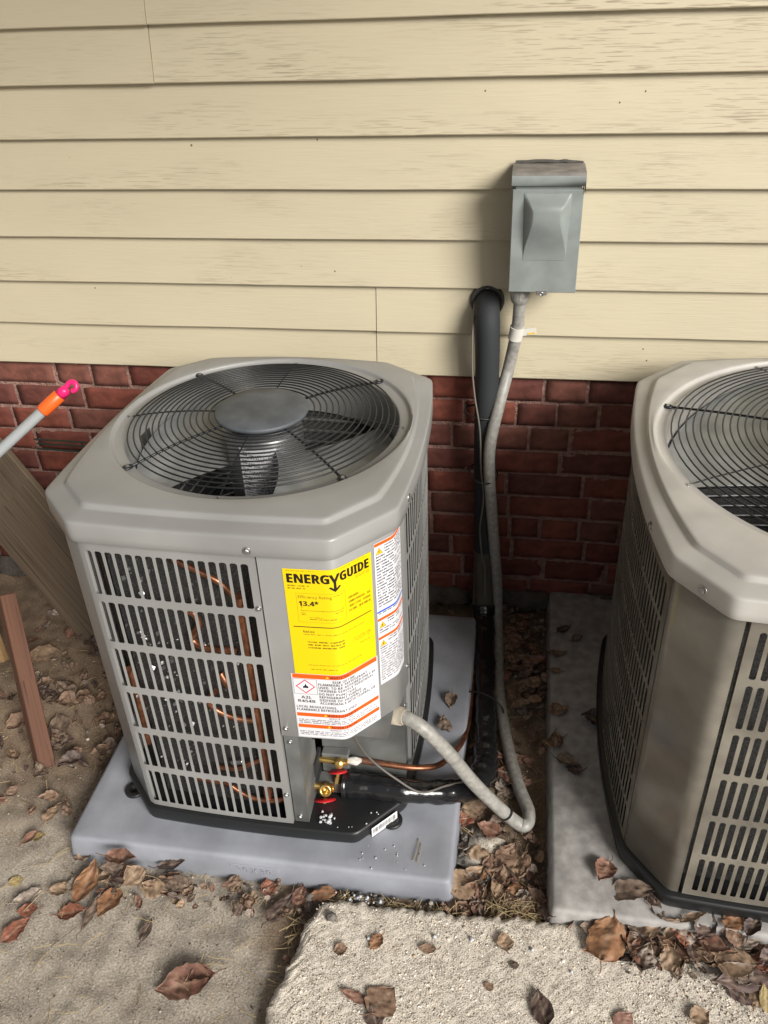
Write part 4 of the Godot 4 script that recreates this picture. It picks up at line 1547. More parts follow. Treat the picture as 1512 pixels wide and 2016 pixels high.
func side_label() -> StandardMaterial3D:
	var w := 260
	var h := 1030
	var im := Image.create(w, h, false, Image.FORMAT_RGB8)
	im.fill(Color(0.85, 0.85, 0.87))
	var org := Color(0.92, 0.36, 0.06)
	var ink := Color(0.20, 0.20, 0.24)
	for y in [6, 522, 660]: im.fill_rect(Rect2i(4, y, 252, 20), org)
	im.fill_rect(Rect2i(4, 470, 252, 12), Color(0.10, 0.30, 0.80))
	for y in [38, 552, 690]:
		fill_tri(im, Vector2(10, y + 44), Vector2(62, y + 44), Vector2(36, y), Color(0.15, 0.12, 0.05))
		fill_tri(im, Vector2(14, y + 41), Vector2(58, y + 41), Vector2(36, y + 4), Color(0.98, 0.74, 0.08))
		fill_tri(im, Vector2(31, y + 26), Vector2(40, y + 14), Vector2(37, y + 38), Color(0.12, 0.1, 0.05))
	small_print(im, 72, 34, 176, 60, 19, ink)
	small_print(im, 12, 92, 236, 370, 20, ink)
	small_print(im, 12, 486, 236, 34, 17, ink)
	small_print(im, 72, 548, 176, 56, 19, ink)
	small_print(im, 12, 604, 236, 52, 19, ink)
	small_print(im, 72, 686, 176, 56, 19, ink)
	small_print(im, 12, 742, 236, 280, 19, ink)
	for r in [Rect2i(1, 1, 258, 2), Rect2i(1, 1027, 258, 2), Rect2i(1, 1, 2, 1028), Rect2i(257, 1, 2, 1028)]:
		im.fill_rect(r, Color(0.5, 0.5, 0.55))
	return print_mat("side_label", im)


func build_right_unit() -> void:
	var c := [Vector2(-0.385, 0.313), Vector2(-0.312, 0.405), Vector2(0.312, 0.405), Vector2(0.385, 0.313), Vector2(0.385, -0.28), Vector2(0.29, -0.387), Vector2(-0.287, -0.388), Vector2(-0.384, -0.28)]
	var t := condenser({"called": "air_conditioner_unit", "label": "larger dusty tan air conditioner unit cut off by the right photo edge", "centre": Vector2(0.613, 0.47), "corners": c, "bows": [0.0, 0.013, 0.0, 0.026, 0.0, 0.034, 0.0, 0.026],
		"rim": 0.742, "fold": 0.78, "hole": Vector2(-0.006, -0.008), "hole_r": 0.349, "ring_r": 0.369, "spoke": 22.5, "wires": 21, "hub_r": 0.09, "blade": 215.0, "top": M.dusty_paint, "side": M.tan_paint, "motor": M.dark_and_shaded_grey, "compressor": Vector2(0.05, 0.05), "blades": 3, "coil_from": Vector2(0.0, 0.405), "coil_to": Vector2(-0.01, 0.405)})
	var body: Outline = t.get_meta("body")
	var yb := 0.1025
	var yr := 0.742
	var s_a := body.s_of(Vector2(-0.375, 0.300))
	var s_b := body.s_of(Vector2(-0.29, 0.395))
	if s_a > s_b: s_a -= body.total
	var s_c := body.s_of(Vector2(0.29, 0.395))
	var s_d := body.s_of(Vector2(0.375, 0.300))
	var s_e := body.s_of(Vector2(0.375, -0.27))
	var s_f := body.s_of(Vector2(0.28, -0.378))
	var s_g := body.s_of(Vector2(-0.278, -0.378))
	var s_h := body.s_of(Vector2(-0.374, -0.27))
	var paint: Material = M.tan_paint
	part("corner_panel", sheet(body, s_a, s_b, yb, yr), paint, t).set_meta("label", "glossy corner panel with smudges and reflections put into its blotchy tone")
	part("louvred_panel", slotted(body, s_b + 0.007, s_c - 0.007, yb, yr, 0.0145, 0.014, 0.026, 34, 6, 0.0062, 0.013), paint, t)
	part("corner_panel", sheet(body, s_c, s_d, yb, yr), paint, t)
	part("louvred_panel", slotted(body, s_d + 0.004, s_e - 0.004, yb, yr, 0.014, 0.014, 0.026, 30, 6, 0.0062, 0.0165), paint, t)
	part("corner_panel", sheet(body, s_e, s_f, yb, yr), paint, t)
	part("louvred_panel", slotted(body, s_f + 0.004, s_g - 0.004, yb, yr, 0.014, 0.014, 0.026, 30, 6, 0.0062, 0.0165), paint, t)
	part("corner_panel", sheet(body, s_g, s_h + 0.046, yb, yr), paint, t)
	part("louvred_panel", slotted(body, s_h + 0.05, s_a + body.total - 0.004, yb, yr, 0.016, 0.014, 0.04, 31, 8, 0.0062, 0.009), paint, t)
	for p in [[(s_a + s_b) * 0.5, 0.757, 0.0118], [s_a + body.total - 0.10, 0.757, 0.0118]]:
		screw(t, body.at(p[0], p[1], p[2]), body.out_at(p[0]), 0.0052)
	part("round_badge", sticker(body, s_h + 0.006, s_h + 0.04, 0.452, 0.535, 0.0016), M.blue_badge, t).set_meta("label", "blue oval badge on the back left corner")


# ---------------------------------------------------------------- leaves and clutter
const LEAF := {"rust": [Color(0.369, 0.194, 0.140), Color(0.262, 0.124, 0.082)], "orange": [Color(0.554, 0.294, 0.149), Color(0.385, 0.178, 0.091)], "tan": [Color(0.569, 0.404, 0.272), Color(0.416, 0.271, 0.173)], "brown": [Color(0.410, 0.262, 0.177), Color(0.285, 0.171, 0.114)], "dull": [Color(0.353, 0.257, 0.194), Color(0.239, 0.171, 0.131)], "dark": [Color(0.146, 0.096, 0.080), Color(0.092, 0.059, 0.049)], "red": [Color(0.462, 0.178, 0.107), Color(0.308, 0.108, 0.070)], "grey": [Color(0.523, 0.434, 0.364), Color(0.385, 0.310, 0.257)], "yellow": [Color(0.600, 0.527, 0.231), Color(0.554, 0.372, 0.165)], "pink": [Color(0.523, 0.294, 0.231), Color(0.400, 0.210, 0.165)], "green": [Color(0.585, 0.559, 0.231), Color(0.431, 0.404, 0.165)], "purple": [Color(0.246, 0.168, 0.149), Color(0.162, 0.108, 0.096)]}


func leaf_mesh(noise_seed: int, l: float, wr: float, curl: float, tones: Array, stem := true) -> ArrayMesh:
	# one dry leaf along +x: pointed tip, midrib and side veins as creases, curled edges, a thin stem
	var n := FastNoiseLite.new()
	n.seed = noise_seed
	n.frequency = 1.0
	var r := RandomNumberGenerator.new()
	r.seed = noise_seed
	var mb := MB.new()
	mb.smooth(1)
	var nx := 16
	var ny := 10
	var w := l * minf(wr * 1.3, 0.95) * 0.5
	var bend := curl * r.randf_range(-0.4, 0.7)
	var cup := curl * r.randf_range(-0.1, 0.55) * (1.0 if r.randf() < 0.7 else -1.0)
	var twist := curl * r.randf_range(-0.9, 0.9)
	var flap := curl * r.randf_range(-0.6, 1.3)      # one side folds up more than the other
	var fullest := r.randf_range(0.34, 0.5)
	var pts := []
	var cols := []
	var low := 1.0
	for i in nx + 1:
		var u := float(i) / nx
		var half := pow(sin(PI * pow(u, log(0.5) / log(fullest))), 0.85) * w * (1.0 + 0.2 * n.get_noise_1d(u * 6.0)) * (1.0 - 0.35 * smoothstep(0.72, 0.97, u))
		if i == nx: half = 0.0
		var row := PackedVector3Array()
		var rc := []
		for j in ny + 1:
			var v := float(j) / ny * 2.0 - 1.0
			var edge := 1.0 + 0.16 * n.get_noise_2d(u * 8.0, signf(v) * 3.0 + 20.0) + 0.07 * n.get_noise_2d(u * 30.0, signf(v) * 5.0)
			var z := v * half * edge
			var y := cup * absf(v) * absf(v) * half * 1.1 + bend * l * 0.5 * pow(u - 0.5, 2.0) * 2.0
			y += -0.05 * w * (1.0 - absf(v)) + 0.024 * w * sin(u * 40.0 - absf(v) * 7.0)
			if v > 0.0: y += flap * 0.55 * half * v * v
			y += curl * 0.42 * w * n.get_noise_2d(u * 3.0, v * 1.2) + (0.05 + 0.10 * curl) * w * n.get_noise_2d(u * 7.0 + 5.0, v * 3.0)
			var p := Vector3((u - 0.5) * l, y, z * (1.0 - (0.18 * curl + maxf(0.0, flap) * 0.2 * float(v > 0.0)) * absf(v)))
			p = p.rotated(Vector3.RIGHT, twist * (u - 0.5))
			low = minf(low, p.y)
			row.append(p)
			var k := clampf(0.5 + 0.9 * n.get_noise_2d(u * 5.0, v * 2.5 + 9.0) + 0.3 * n.get_noise_2d(u * 24.0, v * 9.0), 0, 1)
			var c: Color = tones[0].lerp(tones[1], k)
			if absf(v) < 0.11: c = c.lerp(Color(0.55, 0.42, 0.3), 0.45)
			elif absf(fposmod(u * 7.0 - absf(v) * 2.2, 1.0) - 0.5) > 0.42: c = c.lerp(Color(0.5, 0.38, 0.27), 0.18)
			if n.get_noise_2d(u * 13.0 + 30.0, v * 6.0) > 0.42: c = c.darkened(0.45)
			rc.append(c)
		pts.append(row)
		cols.append(rc)
	var put := func(i: int, j: int) -> void:
		mb.col = cols[i][j]
		mb.vert(pts[i][j] - Vector3(0, low, 0), Vector2(float(i) / nx, float(j) / ny))
	for i in nx:
		for j in ny:
			put.call(i, j)
			put.call(i + 1, j)
			put.call(i + 1, j + 1)
			put.call(i, j)
			put.call(i + 1, j + 1)
			put.call(i, j + 1)
	if stem:
		mb.col = tones[1].darkened(0.2)
		var b: Vector3 = pts[0][ny / 2] - Vector3(0, low, 0)
		mb.tube(PackedVector3Array([b + Vector3(l * 0.06, 0.0004, 0), b, b + Vector3(-l * 0.12, r.randf_range(0, 0.006), r.randf_range(-0.05, 0.05) * l), b + Vector3(-l * 0.24, r.randf_range(0, 0.012), r.randf_range(-0.1, 0.1) * l)]), 0.0009, 5, false)
	return mb.done()


var leaf_seed := 1000
var leaf_labels := {}


func fallen_leaf(at: Vector3, l: float, wr: float, head: float, tone: String, curl: float, label: String, group := "fallen dry leaves", tilt := -1.0) -> void:
	leaf_seed += 1
	if leaf_labels.has(label): return
	leaf_labels[label] = true
	var o := part("fallen_leaf", leaf_mesh(leaf_seed, l, wr, curl, LEAF[tone], l > 0.03), M.leaf, self, at)
	var up := clampf((at.y - 0.035) * 6.0, 0.0, 0.55) if tilt < 0 else tilt
	o.rotation = Vector3(rng.randf_range(-0.25, 0.25) * (0.4 + up * 2.0), deg_to_rad(head), rng.randf_range(-0.1, 0.22) + up * rng.randf_range(-0.4, 0.9))
	tag(o, label, "leaf", group)


func litter() -> void:
	# places for loose litter: [x0, x1, z0, z1, y, weight]
	var spots := [[-0.065, 0.098, -0.02, 0.88, 0.012, 5.0], [-0.08, 0.10, 0.84, 0.915, 0.008, 1.2], [-1.25, -0.86, 0.05, 0.80, 0.012, 4.0], [-0.84, -0.34, 0.885, 0.955, 0.004, 1.4], [0.23, 0.62, 0.88, 0.985, 0.036, 2.2], [-0.8, 0.9, -0.03, 0.08, 0.012, 1.5], [0.10, 0.24, 0.88, 0.90, 0.03, 0.3], [-0.36, -0.31, 0.9, 1.14, 0.0, 0.35]]
	var total := 0.0
	for s in spots: total += s[5]
	var pick := func() -> Array:
		var k := rng.randf() * total
		for s in spots:
			k -= s[5]
			if k <= 0.0: return s
		return spots[0]
	var tones := ["rust", "tan", "brown", "dull", "dark", "brown", "grey", "rust"]
	for v in 8:
		var mm := MultiMesh.new()
		mm.transform_format = MultiMesh.TRANSFORM_3D
		mm.use_colors = true
		mm.mesh = leaf_mesh(500 + v, 1.0, [0.5, 0.62, 0.75, 0.45][v % 4], [0.6, 0.9, 1.0, 0.75][v % 4], LEAF[tones[v]], false)
		mm.instance_count = 110
		for i in mm.instance_count:
			var s: Array = pick.call()
			var l := rng.randf_range(0.012, 0.045)
			if rng.randf() < 0.5: l *= 0.5
			var b := Basis.from_euler(Vector3(rng.randf_range(-0.6, 0.6), rng.randf() * TAU, rng.randf_range(-0.5, 0.5))).scaled(Vector3.ONE * l)
			var p := Vector3(rng.randf_range(s[0], s[1]), float(s[4]) + rng.randf_range(0.0, 0.014), rng.randf_range(s[2], s[3]))
			mm.set_instance_transform(i, Transform3D(b, p))
			var f := rng.randf_range(0.65, 1.15)
			mm.set_instance_color(i, Color(f, f, f))
		var o := MultiMeshInstance3D.new()
		o.multimesh = mm
		o.material_override = M.leaf
		o.name = numbered("leaf_litter")
		add_child(o)
		tag(o, "loose broken bits of dry leaf in the gaps round the pads", "leaf litter", "leaf litter round the pads", "stuff")
	# straw and grit
	var sm := MB.new()
	sm.tube(PackedVector3Array([Vector3(-0.5, 0, 0), Vector3(-0.1, 0.03, 0.05), Vector3(0.5, 0, 0)]), 0.018, 5)
	var straw := MultiMesh.new()
	straw.transform_format = MultiMesh.TRANSFORM_3D
	straw.mesh = sm.done()
	straw.instance_count = 900
	for i in 900:
		var s: Array = pick.call() if i < 600 else [-1.1, -0.36, 0.75, 1.2, 0.004, 1.0]
		if i % 5 == 0: s = [0.0, 0.13, 0.865, 0.915, 0.016, 1]
		if i % 9 == 0: s = [-0.05, -0.3, 0.9, 0.91, 0.012, 1]
		if i % 11 == 0: s = [-0.37, -0.335, 0.93, 1.2, 0.0, 1]
		if i % 13 == 0: s = [0.24, 0.32, 0.905, 0.95, 0.036, 1]
		var l := rng.randf_range(0.012, 0.045)
		straw.set_instance_transform(i, Transform3D(Basis.from_euler(Vector3(0, rng.randf() * TAU, rng.randf_range(-0.25, 0.25))).scaled(Vector3.ONE * l), Vector3(rng.randf_range(s[0], s[1]), float(s[4]) + rng.randf_range(0, 0.012), rng.randf_range(s[2], s[3]))))
	var so := MultiMeshInstance3D.new()
	so.multimesh = straw
	so.material_override = M.straw
	so.name = "straw"
	add_child(so)
	tag(so, "dry straw and needles scattered over the dirt and along the pads", "straw", "", "stuff")
	var grit_mesh := []
	for v in 3:
		var pm := MB.new()
		var n := FastNoiseLite.new()
		n.seed = 900 + v
		n.frequency = 0.9
		pm.smooth(1)
		var rings := []
		for i in 5:
			var a := -PI / 2 + PI * i / 4.0
			var r := PackedVector3Array()
			for j in 7:
				var d := Vector3(cos(a) * cos(TAU * j / 7.0), sin(a), -cos(a) * sin(TAU * j / 7.0))
				r.append(d * Vector3(1, 0.7, 0.85) * (1.0 + n.get_noise_3dv(d * 1.4) * 0.7))
			rings.append(r)
		pm.loft(rings)
		grit_mesh.append(pm.done())
	var loose := func(called: String, label: String, category: String, count: int, mesh: Mesh, tones: Array, place: Callable) -> void:
		var mm := MultiMesh.new()
		mm.transform_format = MultiMesh.TRANSFORM_3D
		mm.use_colors = true
		mm.mesh = mesh
		mm.instance_count = count
		for i in count:
			var q: Array = place.call(i)
			mm.set_instance_transform(i, Transform3D(Basis.from_euler(Vector3(rng.randf() * 6, rng.randf() * 6, 0)).scaled(Vector3.ONE * float(q[1])), q[0]))
			mm.set_instance_color(i, (tones[rng.randi() % tones.size()] as Color) * rng.randf_range(0.8, 1.15))
		var o := MultiMeshInstance3D.new()
		o.multimesh = mm
		o.material_override = M.grit
		o.name = numbered(called)
		add_child(o)
		tag(o, label, category, "", "stuff")
	var soil := [Color(0.24, 0.2, 0.16), Color(0.17, 0.14, 0.11), Color(0.34, 0.3, 0.25), Color(0.1, 0.085, 0.07), Color(0.42, 0.38, 0.33)]
	var pale := [Color(0.72, 0.67, 0.59), Color(0.62, 0.55, 0.45), Color(0.78, 0.75, 0.7), Color(0.42, 0.34, 0.26), Color(0.68, 0.6, 0.48), Color(0.33, 0.3, 0.27)]
	loose.call("gravel", "small stones and grit in the litter round the pads", "gravel", 420, grit_mesh[0], soil, func(i: int) -> Array:
		var s: Array = pick.call()
		if i % 5 == 0: s = [-0.33, -0.09, 0.885, 0.905, 0.012, 1]
		return [Vector3(rng.randf_range(s[0], s[1]), float(s[4]) + rng.randf_range(0, 0.004), rng.randf_range(s[2], s[3])), rng.randf_range(0.0012, 0.0036) * (1.8 if rng.randf() < 0.15 else 1.0)])
	var sn := FastNoiseLite.new()
	sn.seed = 12
	sn.frequency = 1.0
	sn.fractal_octaves = 3
	loose.call("grit", "fine grit lying on the bare dirt at the left", "grit", 5200, grit_mesh[1], soil, func(_i: int) -> Array:
		var x := rng.randf_range(-1.2, -0.35)
		var z := rng.randf_range(0.62, 1.3)
		return [Vector3(x, soil_height(x, z, sn) + 0.0002, z), rng.randf_range(0.0005, 0.0012) * (2.2 if rng.randf() < 0.05 else 1.0)])
	loose.call("exposed_aggregate", "pale worn grains showing in the surface of the concrete slab", "aggregate", 9000, grit_mesh[2], pale, func(_i: int) -> Array:
		var x := rng.randf_range(-0.325, 0.6)
		var z := rng.randf_range(0.925, 1.3)
		x = maxf(x, -0.325 - 0.03 * smoothstep(0.95, 1.15, z))
		return [Vector3(x, 0.0325 + rng.randf_range(-0.0012, 0.0008), z), rng.randf_range(0.0008, 0.0022) * (1.7 if rng.randf() < 0.08 else 1.0)])
	for v in 1:
		var pm := MB.new()
		blob(pm, Vector3.ZERO, Vector3(1, 0.7, 0.85), 950, 0.35)
		var lumps := MultiMesh.new()
		lumps.transform_format = MultiMesh.TRANSFORM_3D
		lumps.mesh = pm.done()
		lumps.instance_count = 90
		for i in 90:
			lumps.set_instance_transform(i, Transform3D(Basis.from_euler(Vector3(rng.randf() * 6, rng.randf() * 6, 0)).scaled(Vector3.ONE * rng.randf_range(0.0015, 0.005)), Vector3(rng.randf_range(-0.07, 0.0), 0.018 + rng.randf() * 0.006, rng.randf_range(0.72, 0.84))))
		var go := MultiMeshInstance3D.new()
		go.multimesh = lumps
		go.material_override = M.pebble_stone
		go.name = numbered("gravel")
		add_child(go)
		tag(go, "crumbled stone bits in the gap near the left pad corner", "gravel", "", "stuff")
	# white foam crumbs near the valves, on the pad and at the slab edge
	var wm := MB.new()
	blob(wm, Vector3.ZERO, Vector3.ONE, 940, 0.4)
	var crumb := MultiMesh.new()
	crumb.transform_format = MultiMesh.TRANSFORM_3D
	crumb.mesh = wm.done()
	var put := []
	for i in 22: put.append([Vector3(-0.327 + rng.randfn(0, 0.011), 0.1035 + rng.randf() * 0.004, 0.795 + rng.randfn(0, 0.007)), rng.randf_range(0.0015, 0.0034)])
	for i in 9: put.append([Vector3(rng.randf_range(-0.33, -0.2), 0.1025, rng.randf_range(0.76, 0.815)), rng.randf_range(0.0006, 0.0016)])
	for i in 16: put.append([Vector3(rng.randf_range(-0.3, -0.13), 0.0675, rng.randf_range(0.8, 0.868)), rng.randf_range(0.0006, 0.0017)])
	for i in 16: put.append([Vector3(-0.235 + rng.randfn(0, 0.02), 0.022 + rng.randf() * 0.008, 0.905 + rng.randfn(0, 0.003)), rng.randf_range(0.0012, 0.0034)])
	for i in 6: put.append([Vector3(rng.randf_range(-0.25, 0.2), 0.036, rng.randf_range(0.94, 1.0)), rng.randf_range(0.0015, 0.004)])
	crumb.instance_count = put.size()
	for i in put.size():
		crumb.set_instance_transform(i, Transform3D(Basis.from_euler(Vector3(rng.randf() * 6, rng.randf() * 6, 0)).scaled(Vector3.ONE * float(put[i][1])), put[i][0]))
	var wo := MultiMeshInstance3D.new()
	wo.multimesh = crumb
	wo.material_override = M.foam_bits
	wo.name = "foam_crumbs"
	add_child(wo)
	tag(wo, "white foam crumbs on the black base and the left pad", "debris", "", "stuff")
	for q in [[Vector3(-0.29, 0.04, 0.955), 0.010, "rough brown pebble on the slab beside the orange leaf scrap"], [Vector3(-0.345, 0.012, 0.905), 0.011, "dark round stone between the pad front and the slab corner"], [Vector3(-0.25, 0.016, 0.9), 0.012, "grey brown stone wedged under the right part of the left pad front"], [Vector3(-0.21, 0.016, 0.899), 0.009, "small rounded stone right of the wedged grey stone at the pad front"]]:
		var bm := MB.new()
		blob(bm, Vector3.ZERO, Vector3(q[1], q[1] * 0.75, q[1] * 0.85), rng.randi() % 900, 0.3)
		tag(part("stone", bm.done(), M.pebble_stone, self, q[0]), q[2], "stone")
	var cm := MB.new()
	blob(cm, Vector3.ZERO, Vector3(0.045, 0.016, 0.05), 77, 0.55)
	tag(part("rubble_lump", cm.done(), M.concrete, self, Vector3(-0.025, 0.012, 0.775)), "crumbly pale lump of old concrete in the gap near the left pad corner", "rubble")


func left_clutter() -> void:
	# weathered wide board that leans on the brick behind the left unit
	var a := Vector3(-0.96, 0.015, 0.285)
	var b := Vector3(-1.62, 0.70, -0.01)
	var t := thing("weathered_board", "wide weathered grey board leaning against the brick left of the units", "board")
	var mb := MB.new()
	var across := Vector3(0.23, 0.0, 0.05)
	mb.box(Transform3D(), Vector3(0.235, a.distance_to(b), 0.018), 0.002)
	part("plank", mb.done(), M.weathered_wood, t).transform = beam(a, b, across, 0, 0)
	var s := thing("wooden_stake", "square red brown wooden stake with its lower end on the dirt at the left", "stake")
	mb = MB.new()
	mb.box(Transform3D(), Vector3(0.036, 0.40, 0.036), 0.002)
	part("shaft", mb.done(), M.brown_wood, s).transform = beam(Vector3(-1.008, 0.012, 0.672), Vector3(-1.139, 0.313, 0.448), Vector3(1, 0, 0.9), 0, 0)
	var p := thing("tan_board", "tan board at the left photo edge behind the stake", "board")
	mb = MB.new()
	mb.box(Transform3D(), Vector3(0.42, 1.0, 0.02), 0.002)  # part out of view enlarged to block sky light from the left
	part("plank", mb.done(), M.tan_wood, p).transform = beam(Vector3(-1.385, 0.01, 0.435), Vector3(-1.71, 0.92, 0.05), Vector3(1, 0, 0.25), 0, 0)
	# broom handle
	var tip := Vector3(-0.938, 0.776, 0.3)
	var d := (tip - Vector3(-1.10, 0.648, 0.38)).normalized()
	var h := thing("broom_handle", "pale grey broom handle with an orange ferrule and a pink hook end", "broom handle")
	mb = MB.new()
	mb.smooth(1)
	mb.tube(PackedVector3Array([tip - d * 1.28, tip - d * 0.075]), 0.0115, 16)
	part("pole", mb.done(), M.pole_paint, h)
	mb = MB.new()
	mb.smooth(1)
	mb.lathe(aimed(tip - d * 0.08, d), [Vector2(0.0125, 0), Vector2(0.0142, 0.0), Vector2(0.0148, 0.002), Vector2(0.0142, 0.05), Vector2(0.0125, 0.052)], 20)
	part("ferrule", mb.done(), M.orange_plastic, h)
	mb = MB.new()
	mb.smooth(1)
	mb.lathe(aimed(tip - d * 0.028, d), [Vector2(0.0125, 0), Vector2(0.013, 0.0), Vector2(0.0115, 0.016), Vector2(0.009, 0.02), Vector2(0.0001, 0.021)], 18)
	var side := Vector3(0.62, -0.55, 0.2)
	side = (side - d * side.dot(d)).normalized()
	var hook := PackedVector3Array()
	for i in 15:
		var q := deg_to_rad(-20.0 + i * 17.5)
		hook.append(tip + d * (0.004 + sin(q) * 0.0095) + side * (0.004 - cos(q) * 0.0095))
	mb.tube(PackedVector3Array([tip - d * 0.012 - side * 0.003, hook[0]]), 0.0055, 10)
	mb.tube(hook, 0.0056, 10)
	part("hook_end", mb.done(), M.pink_plastic, h)
	# a folded wire frame that stands against the brick
	var w := thing("wire_frame", "dark green wire frame standing against the brick left of the left unit", "wire frame")
	for q in [[Vector3(-1.22, 0.505, 0.06), Vector3(-0.86, 0.50, 0.07)], [Vector3(-1.22, 0.49, 0.055), Vector3(-0.86, 0.484, 0.06)], [Vector3(-1.22, 0.478, 0.06), Vector3(-0.86, 0.47, 0.07)], [Vector3(-1.09, 0.50, 0.06), Vector3(-1.06, 0.02, 0.10)], [Vector3(-1.075, 0.49, 0.06), Vector3(-1.03, 0.02, 0.11)], [Vector3(-1.02, 0.50, 0.06), Vector3(-1.0, 0.02, 0.10)]]:
		mb = MB.new()
		mb.smooth(1)
		mb.tube(spline([q[0], q[0].lerp(q[1], 0.5) + Vector3(0.003, 0.004, 0.004), q[1]], 6), 0.0022, 6)
		part("wire", mb.done(), M.green_wire, w)
	for q in [[Vector3(-0.148, 0.0685, 0.79), Vector3(-0.152, 0.0695, 0.84), "dead grass stem lying on the left pad beside the base lug"], [Vector3(-0.142, 0.0685, 0.80), Vector3(-0.145, 0.069, 0.842), "second dead grass stem on the left pad right beside the first"], [Vector3(-0.8, 0.006, 1.06), Vector3(-0.77, 0.008, 1.02), "thin dark twig on the dirt left of the large lone leaf"], [Vector3(-0.43, 0.006, 0.99), Vector3(-0.36, 0.008, 0.985), "thin pale twig on the dirt left of the slab edge"]]:
		mb = MB.new()
		mb.smooth(1)
		mb.tube(spline([q[0], q[0].lerp(q[1], 0.5) + Vector3(0.002, 0.002, 0.001), q[1]], 4), 0.0007, 6)
		tag(part("twig", mb.done(), M.straw if q[0].y > 0.05 else M.bare_wrap, self), q[2], "twig")


func _ready() -> void:
	rng.seed = 20
	# camera, sky, sun, exposure
	var cam := Camera3D.new()
	cam.name = "camera"
	cam.position = Vector3(0.0, 1.531, 1.836)
	cam.rotation_order = EULER_ORDER_YXZ
	cam.rotation = Vector3(deg_to_rad(-33.386), deg_to_rad(10.244), deg_to_rad(-2.478))
	cam.fov = 61.331
	cam.near = 0.02
	cam.far = 200.0
	add_child(cam)
	cam.current = true
	var env := Environment.new()
	env.background_mode = Environment.BG_SKY
	var sky := Sky.new()
	var psm := ProceduralSkyMaterial.new()
	psm.sky_top_color = Color(0.80, 0.84, 0.90)
	psm.sky_horizon_color = Color(0.90, 0.91, 0.92)
	psm.ground_bottom_color = Color(0.25, 0.22, 0.19)
	psm.ground_horizon_color = Color(0.4, 0.38, 0.35)
	psm.sky_energy_multiplier = 0.36
	sky.sky_material = psm
	env.sky = sky
	env.tonemap_mode = Environment.TONE_MAPPER_LINEAR
	env.tonemap_exposure = 3.2
	env.sdfgi_enabled = true
	env.ssao_enabled = true
	env.ssil_enabled = true
	var we := WorldEnvironment.new()
	we.name = "world"
	we.environment = env
	add_child(we)
	var sun := DirectionalLight3D.new()
	sun.name = "sun"
	sun.light_energy = 0.5
	sun.light_color = Color(1.0, 0.98, 0.95)
	sun.light_angular_distance = 26.0
	sun.shadow_enabled = true
	add_child(sun)
	sun.look_at_from_position(Vector3(0.95, 0.72, 1.0) * 5.0, Vector3.ZERO)

	make_materials()
	mat("yellow_print", lin(0.75, 0.5, 0.05), 0.5)
	siding_material()
	ground_materials()
	build_ground()
	build_slab()
	build_walls()
	var pad := part("equipment_pad", pad_mesh(0.765, 0.765, 0.066), M.left_pad_plastic, self, Vector3(-0.46, 0.0, 0.492))
	tag(pad, "blue grey plastic pad with raised lettering under the left unit", "equipment pad")
	var frame := MB.new()
	frame.box(Transform3D(Basis(), Vector3(-0.0, 0.033, 0.3845)), Vector3(0.1, 0.028, 0.0016), 0.0007)
	part("raised_plate", frame.done(), M.left_pad_plastic, pad)
	var tm := TextMesh.new()
	var f := SystemFont.new()
	f.font_names = PackedStringArray(["Droid Sans"])
	f.font_weight = 700
	tm.font = f
	tm.text = "30 X 30"
	tm.font_size = 32
	tm.pixel_size = 0.00066
	tm.depth = 0.0016
	part("raised_lettering", tm, M.left_pad_plastic, pad, Vector3(0.0, 0.033, 0.3858))
	var pad2 := part("equipment_pad", pad_mesh(0.916, 0.925, 0.066), M.right_pad_plastic, self, Vector3(0.564, 0.0, 0.442))
	tag(pad2, "dirty brownish grey plastic pad under the right unit", "equipment pad")
	build_left_unit()
	build_right_unit()
	build_disconnect()
	build_lines()
	build_conduit()
	left_clutter()
	fallen_leaf(Vector3(-0.528, 0.006, 1.094), 0.104, 0.50, -159, "rust", 0.35, "large reddish brown leaf lying alone on the bare dirt, bottom left")
	fallen_leaf(Vector3(-0.502, 0.006, 1.079), 0.049, 0.70, 28, "rust", 0.63, "crumpled reddish leaf scrap touching the large lone leaf on the dirt")
	fallen_leaf(Vector3(-0.782, 0.020, 0.937), 0.093, 0.42, 92, "orange", 0.42, "narrow orange brown leaf standing up in the leaf clump left of the grey pad")
	fallen_leaf(Vector3(-0.726, 0.012, 0.971), 0.073, 0.50, -97, "orange", 0.35, "orange tan leaf with its tip down at the front of the left leaf clump")
	fallen_leaf(Vector3(-0.692, 0.030, 0.917), 0.051, 0.95, 145, "tan", 0.35, "round tan leaf leaning on the left pad front face")
	fallen_leaf(Vector3(-0.713, 0.065, 0.907), 0.067, 0.45, -2, "rust", 0.56, "reddish brown leaf lying against the top of the left pad front face")
	fallen_leaf(Vector3(-0.743, 0.030, 0.904), 0.047, 0.60, -157, "dull", 0.42, "dull brown leaf left of the round tan leaf at the pad front")
	fallen_leaf(Vector3(-0.790, 0.006, 0.992), 0.057, 0.50, 18, "red", 0.35, "red brown leaf lying flat below the left leaf clump")
	fallen_leaf(Vector3(-0.880, 0.006, 1.039), 0.062, 0.45, 62, "red", 0.35, "red brown leaf near the left edge of the photo on dirt")
	fallen_leaf(Vector3(-0.879, 0.006, 1.000), 0.041, 0.60, -165, "red", 0.42, "small red brown leaf just above the leaf at the left edge")
	fallen_leaf(Vector3(-0.890, 0.006, 0.972), 0.061, 0.35, 31, "grey", 0.63, "pale grey curled leaf at the far left of the dirt")
	fallen_leaf(Vector3(-0.649, 0.012, 0.929), 0.061, 0.55, -5, "tan", 0.42, "tan brown leaf lying right of the round tan leaf below the pad")
	fallen_leaf(Vector3(-0.610, 0.012, 0.913), 0.058, 0.50, 174, "dull", 0.49, "brown crumpled leaf in front of the left third of the grey pad")
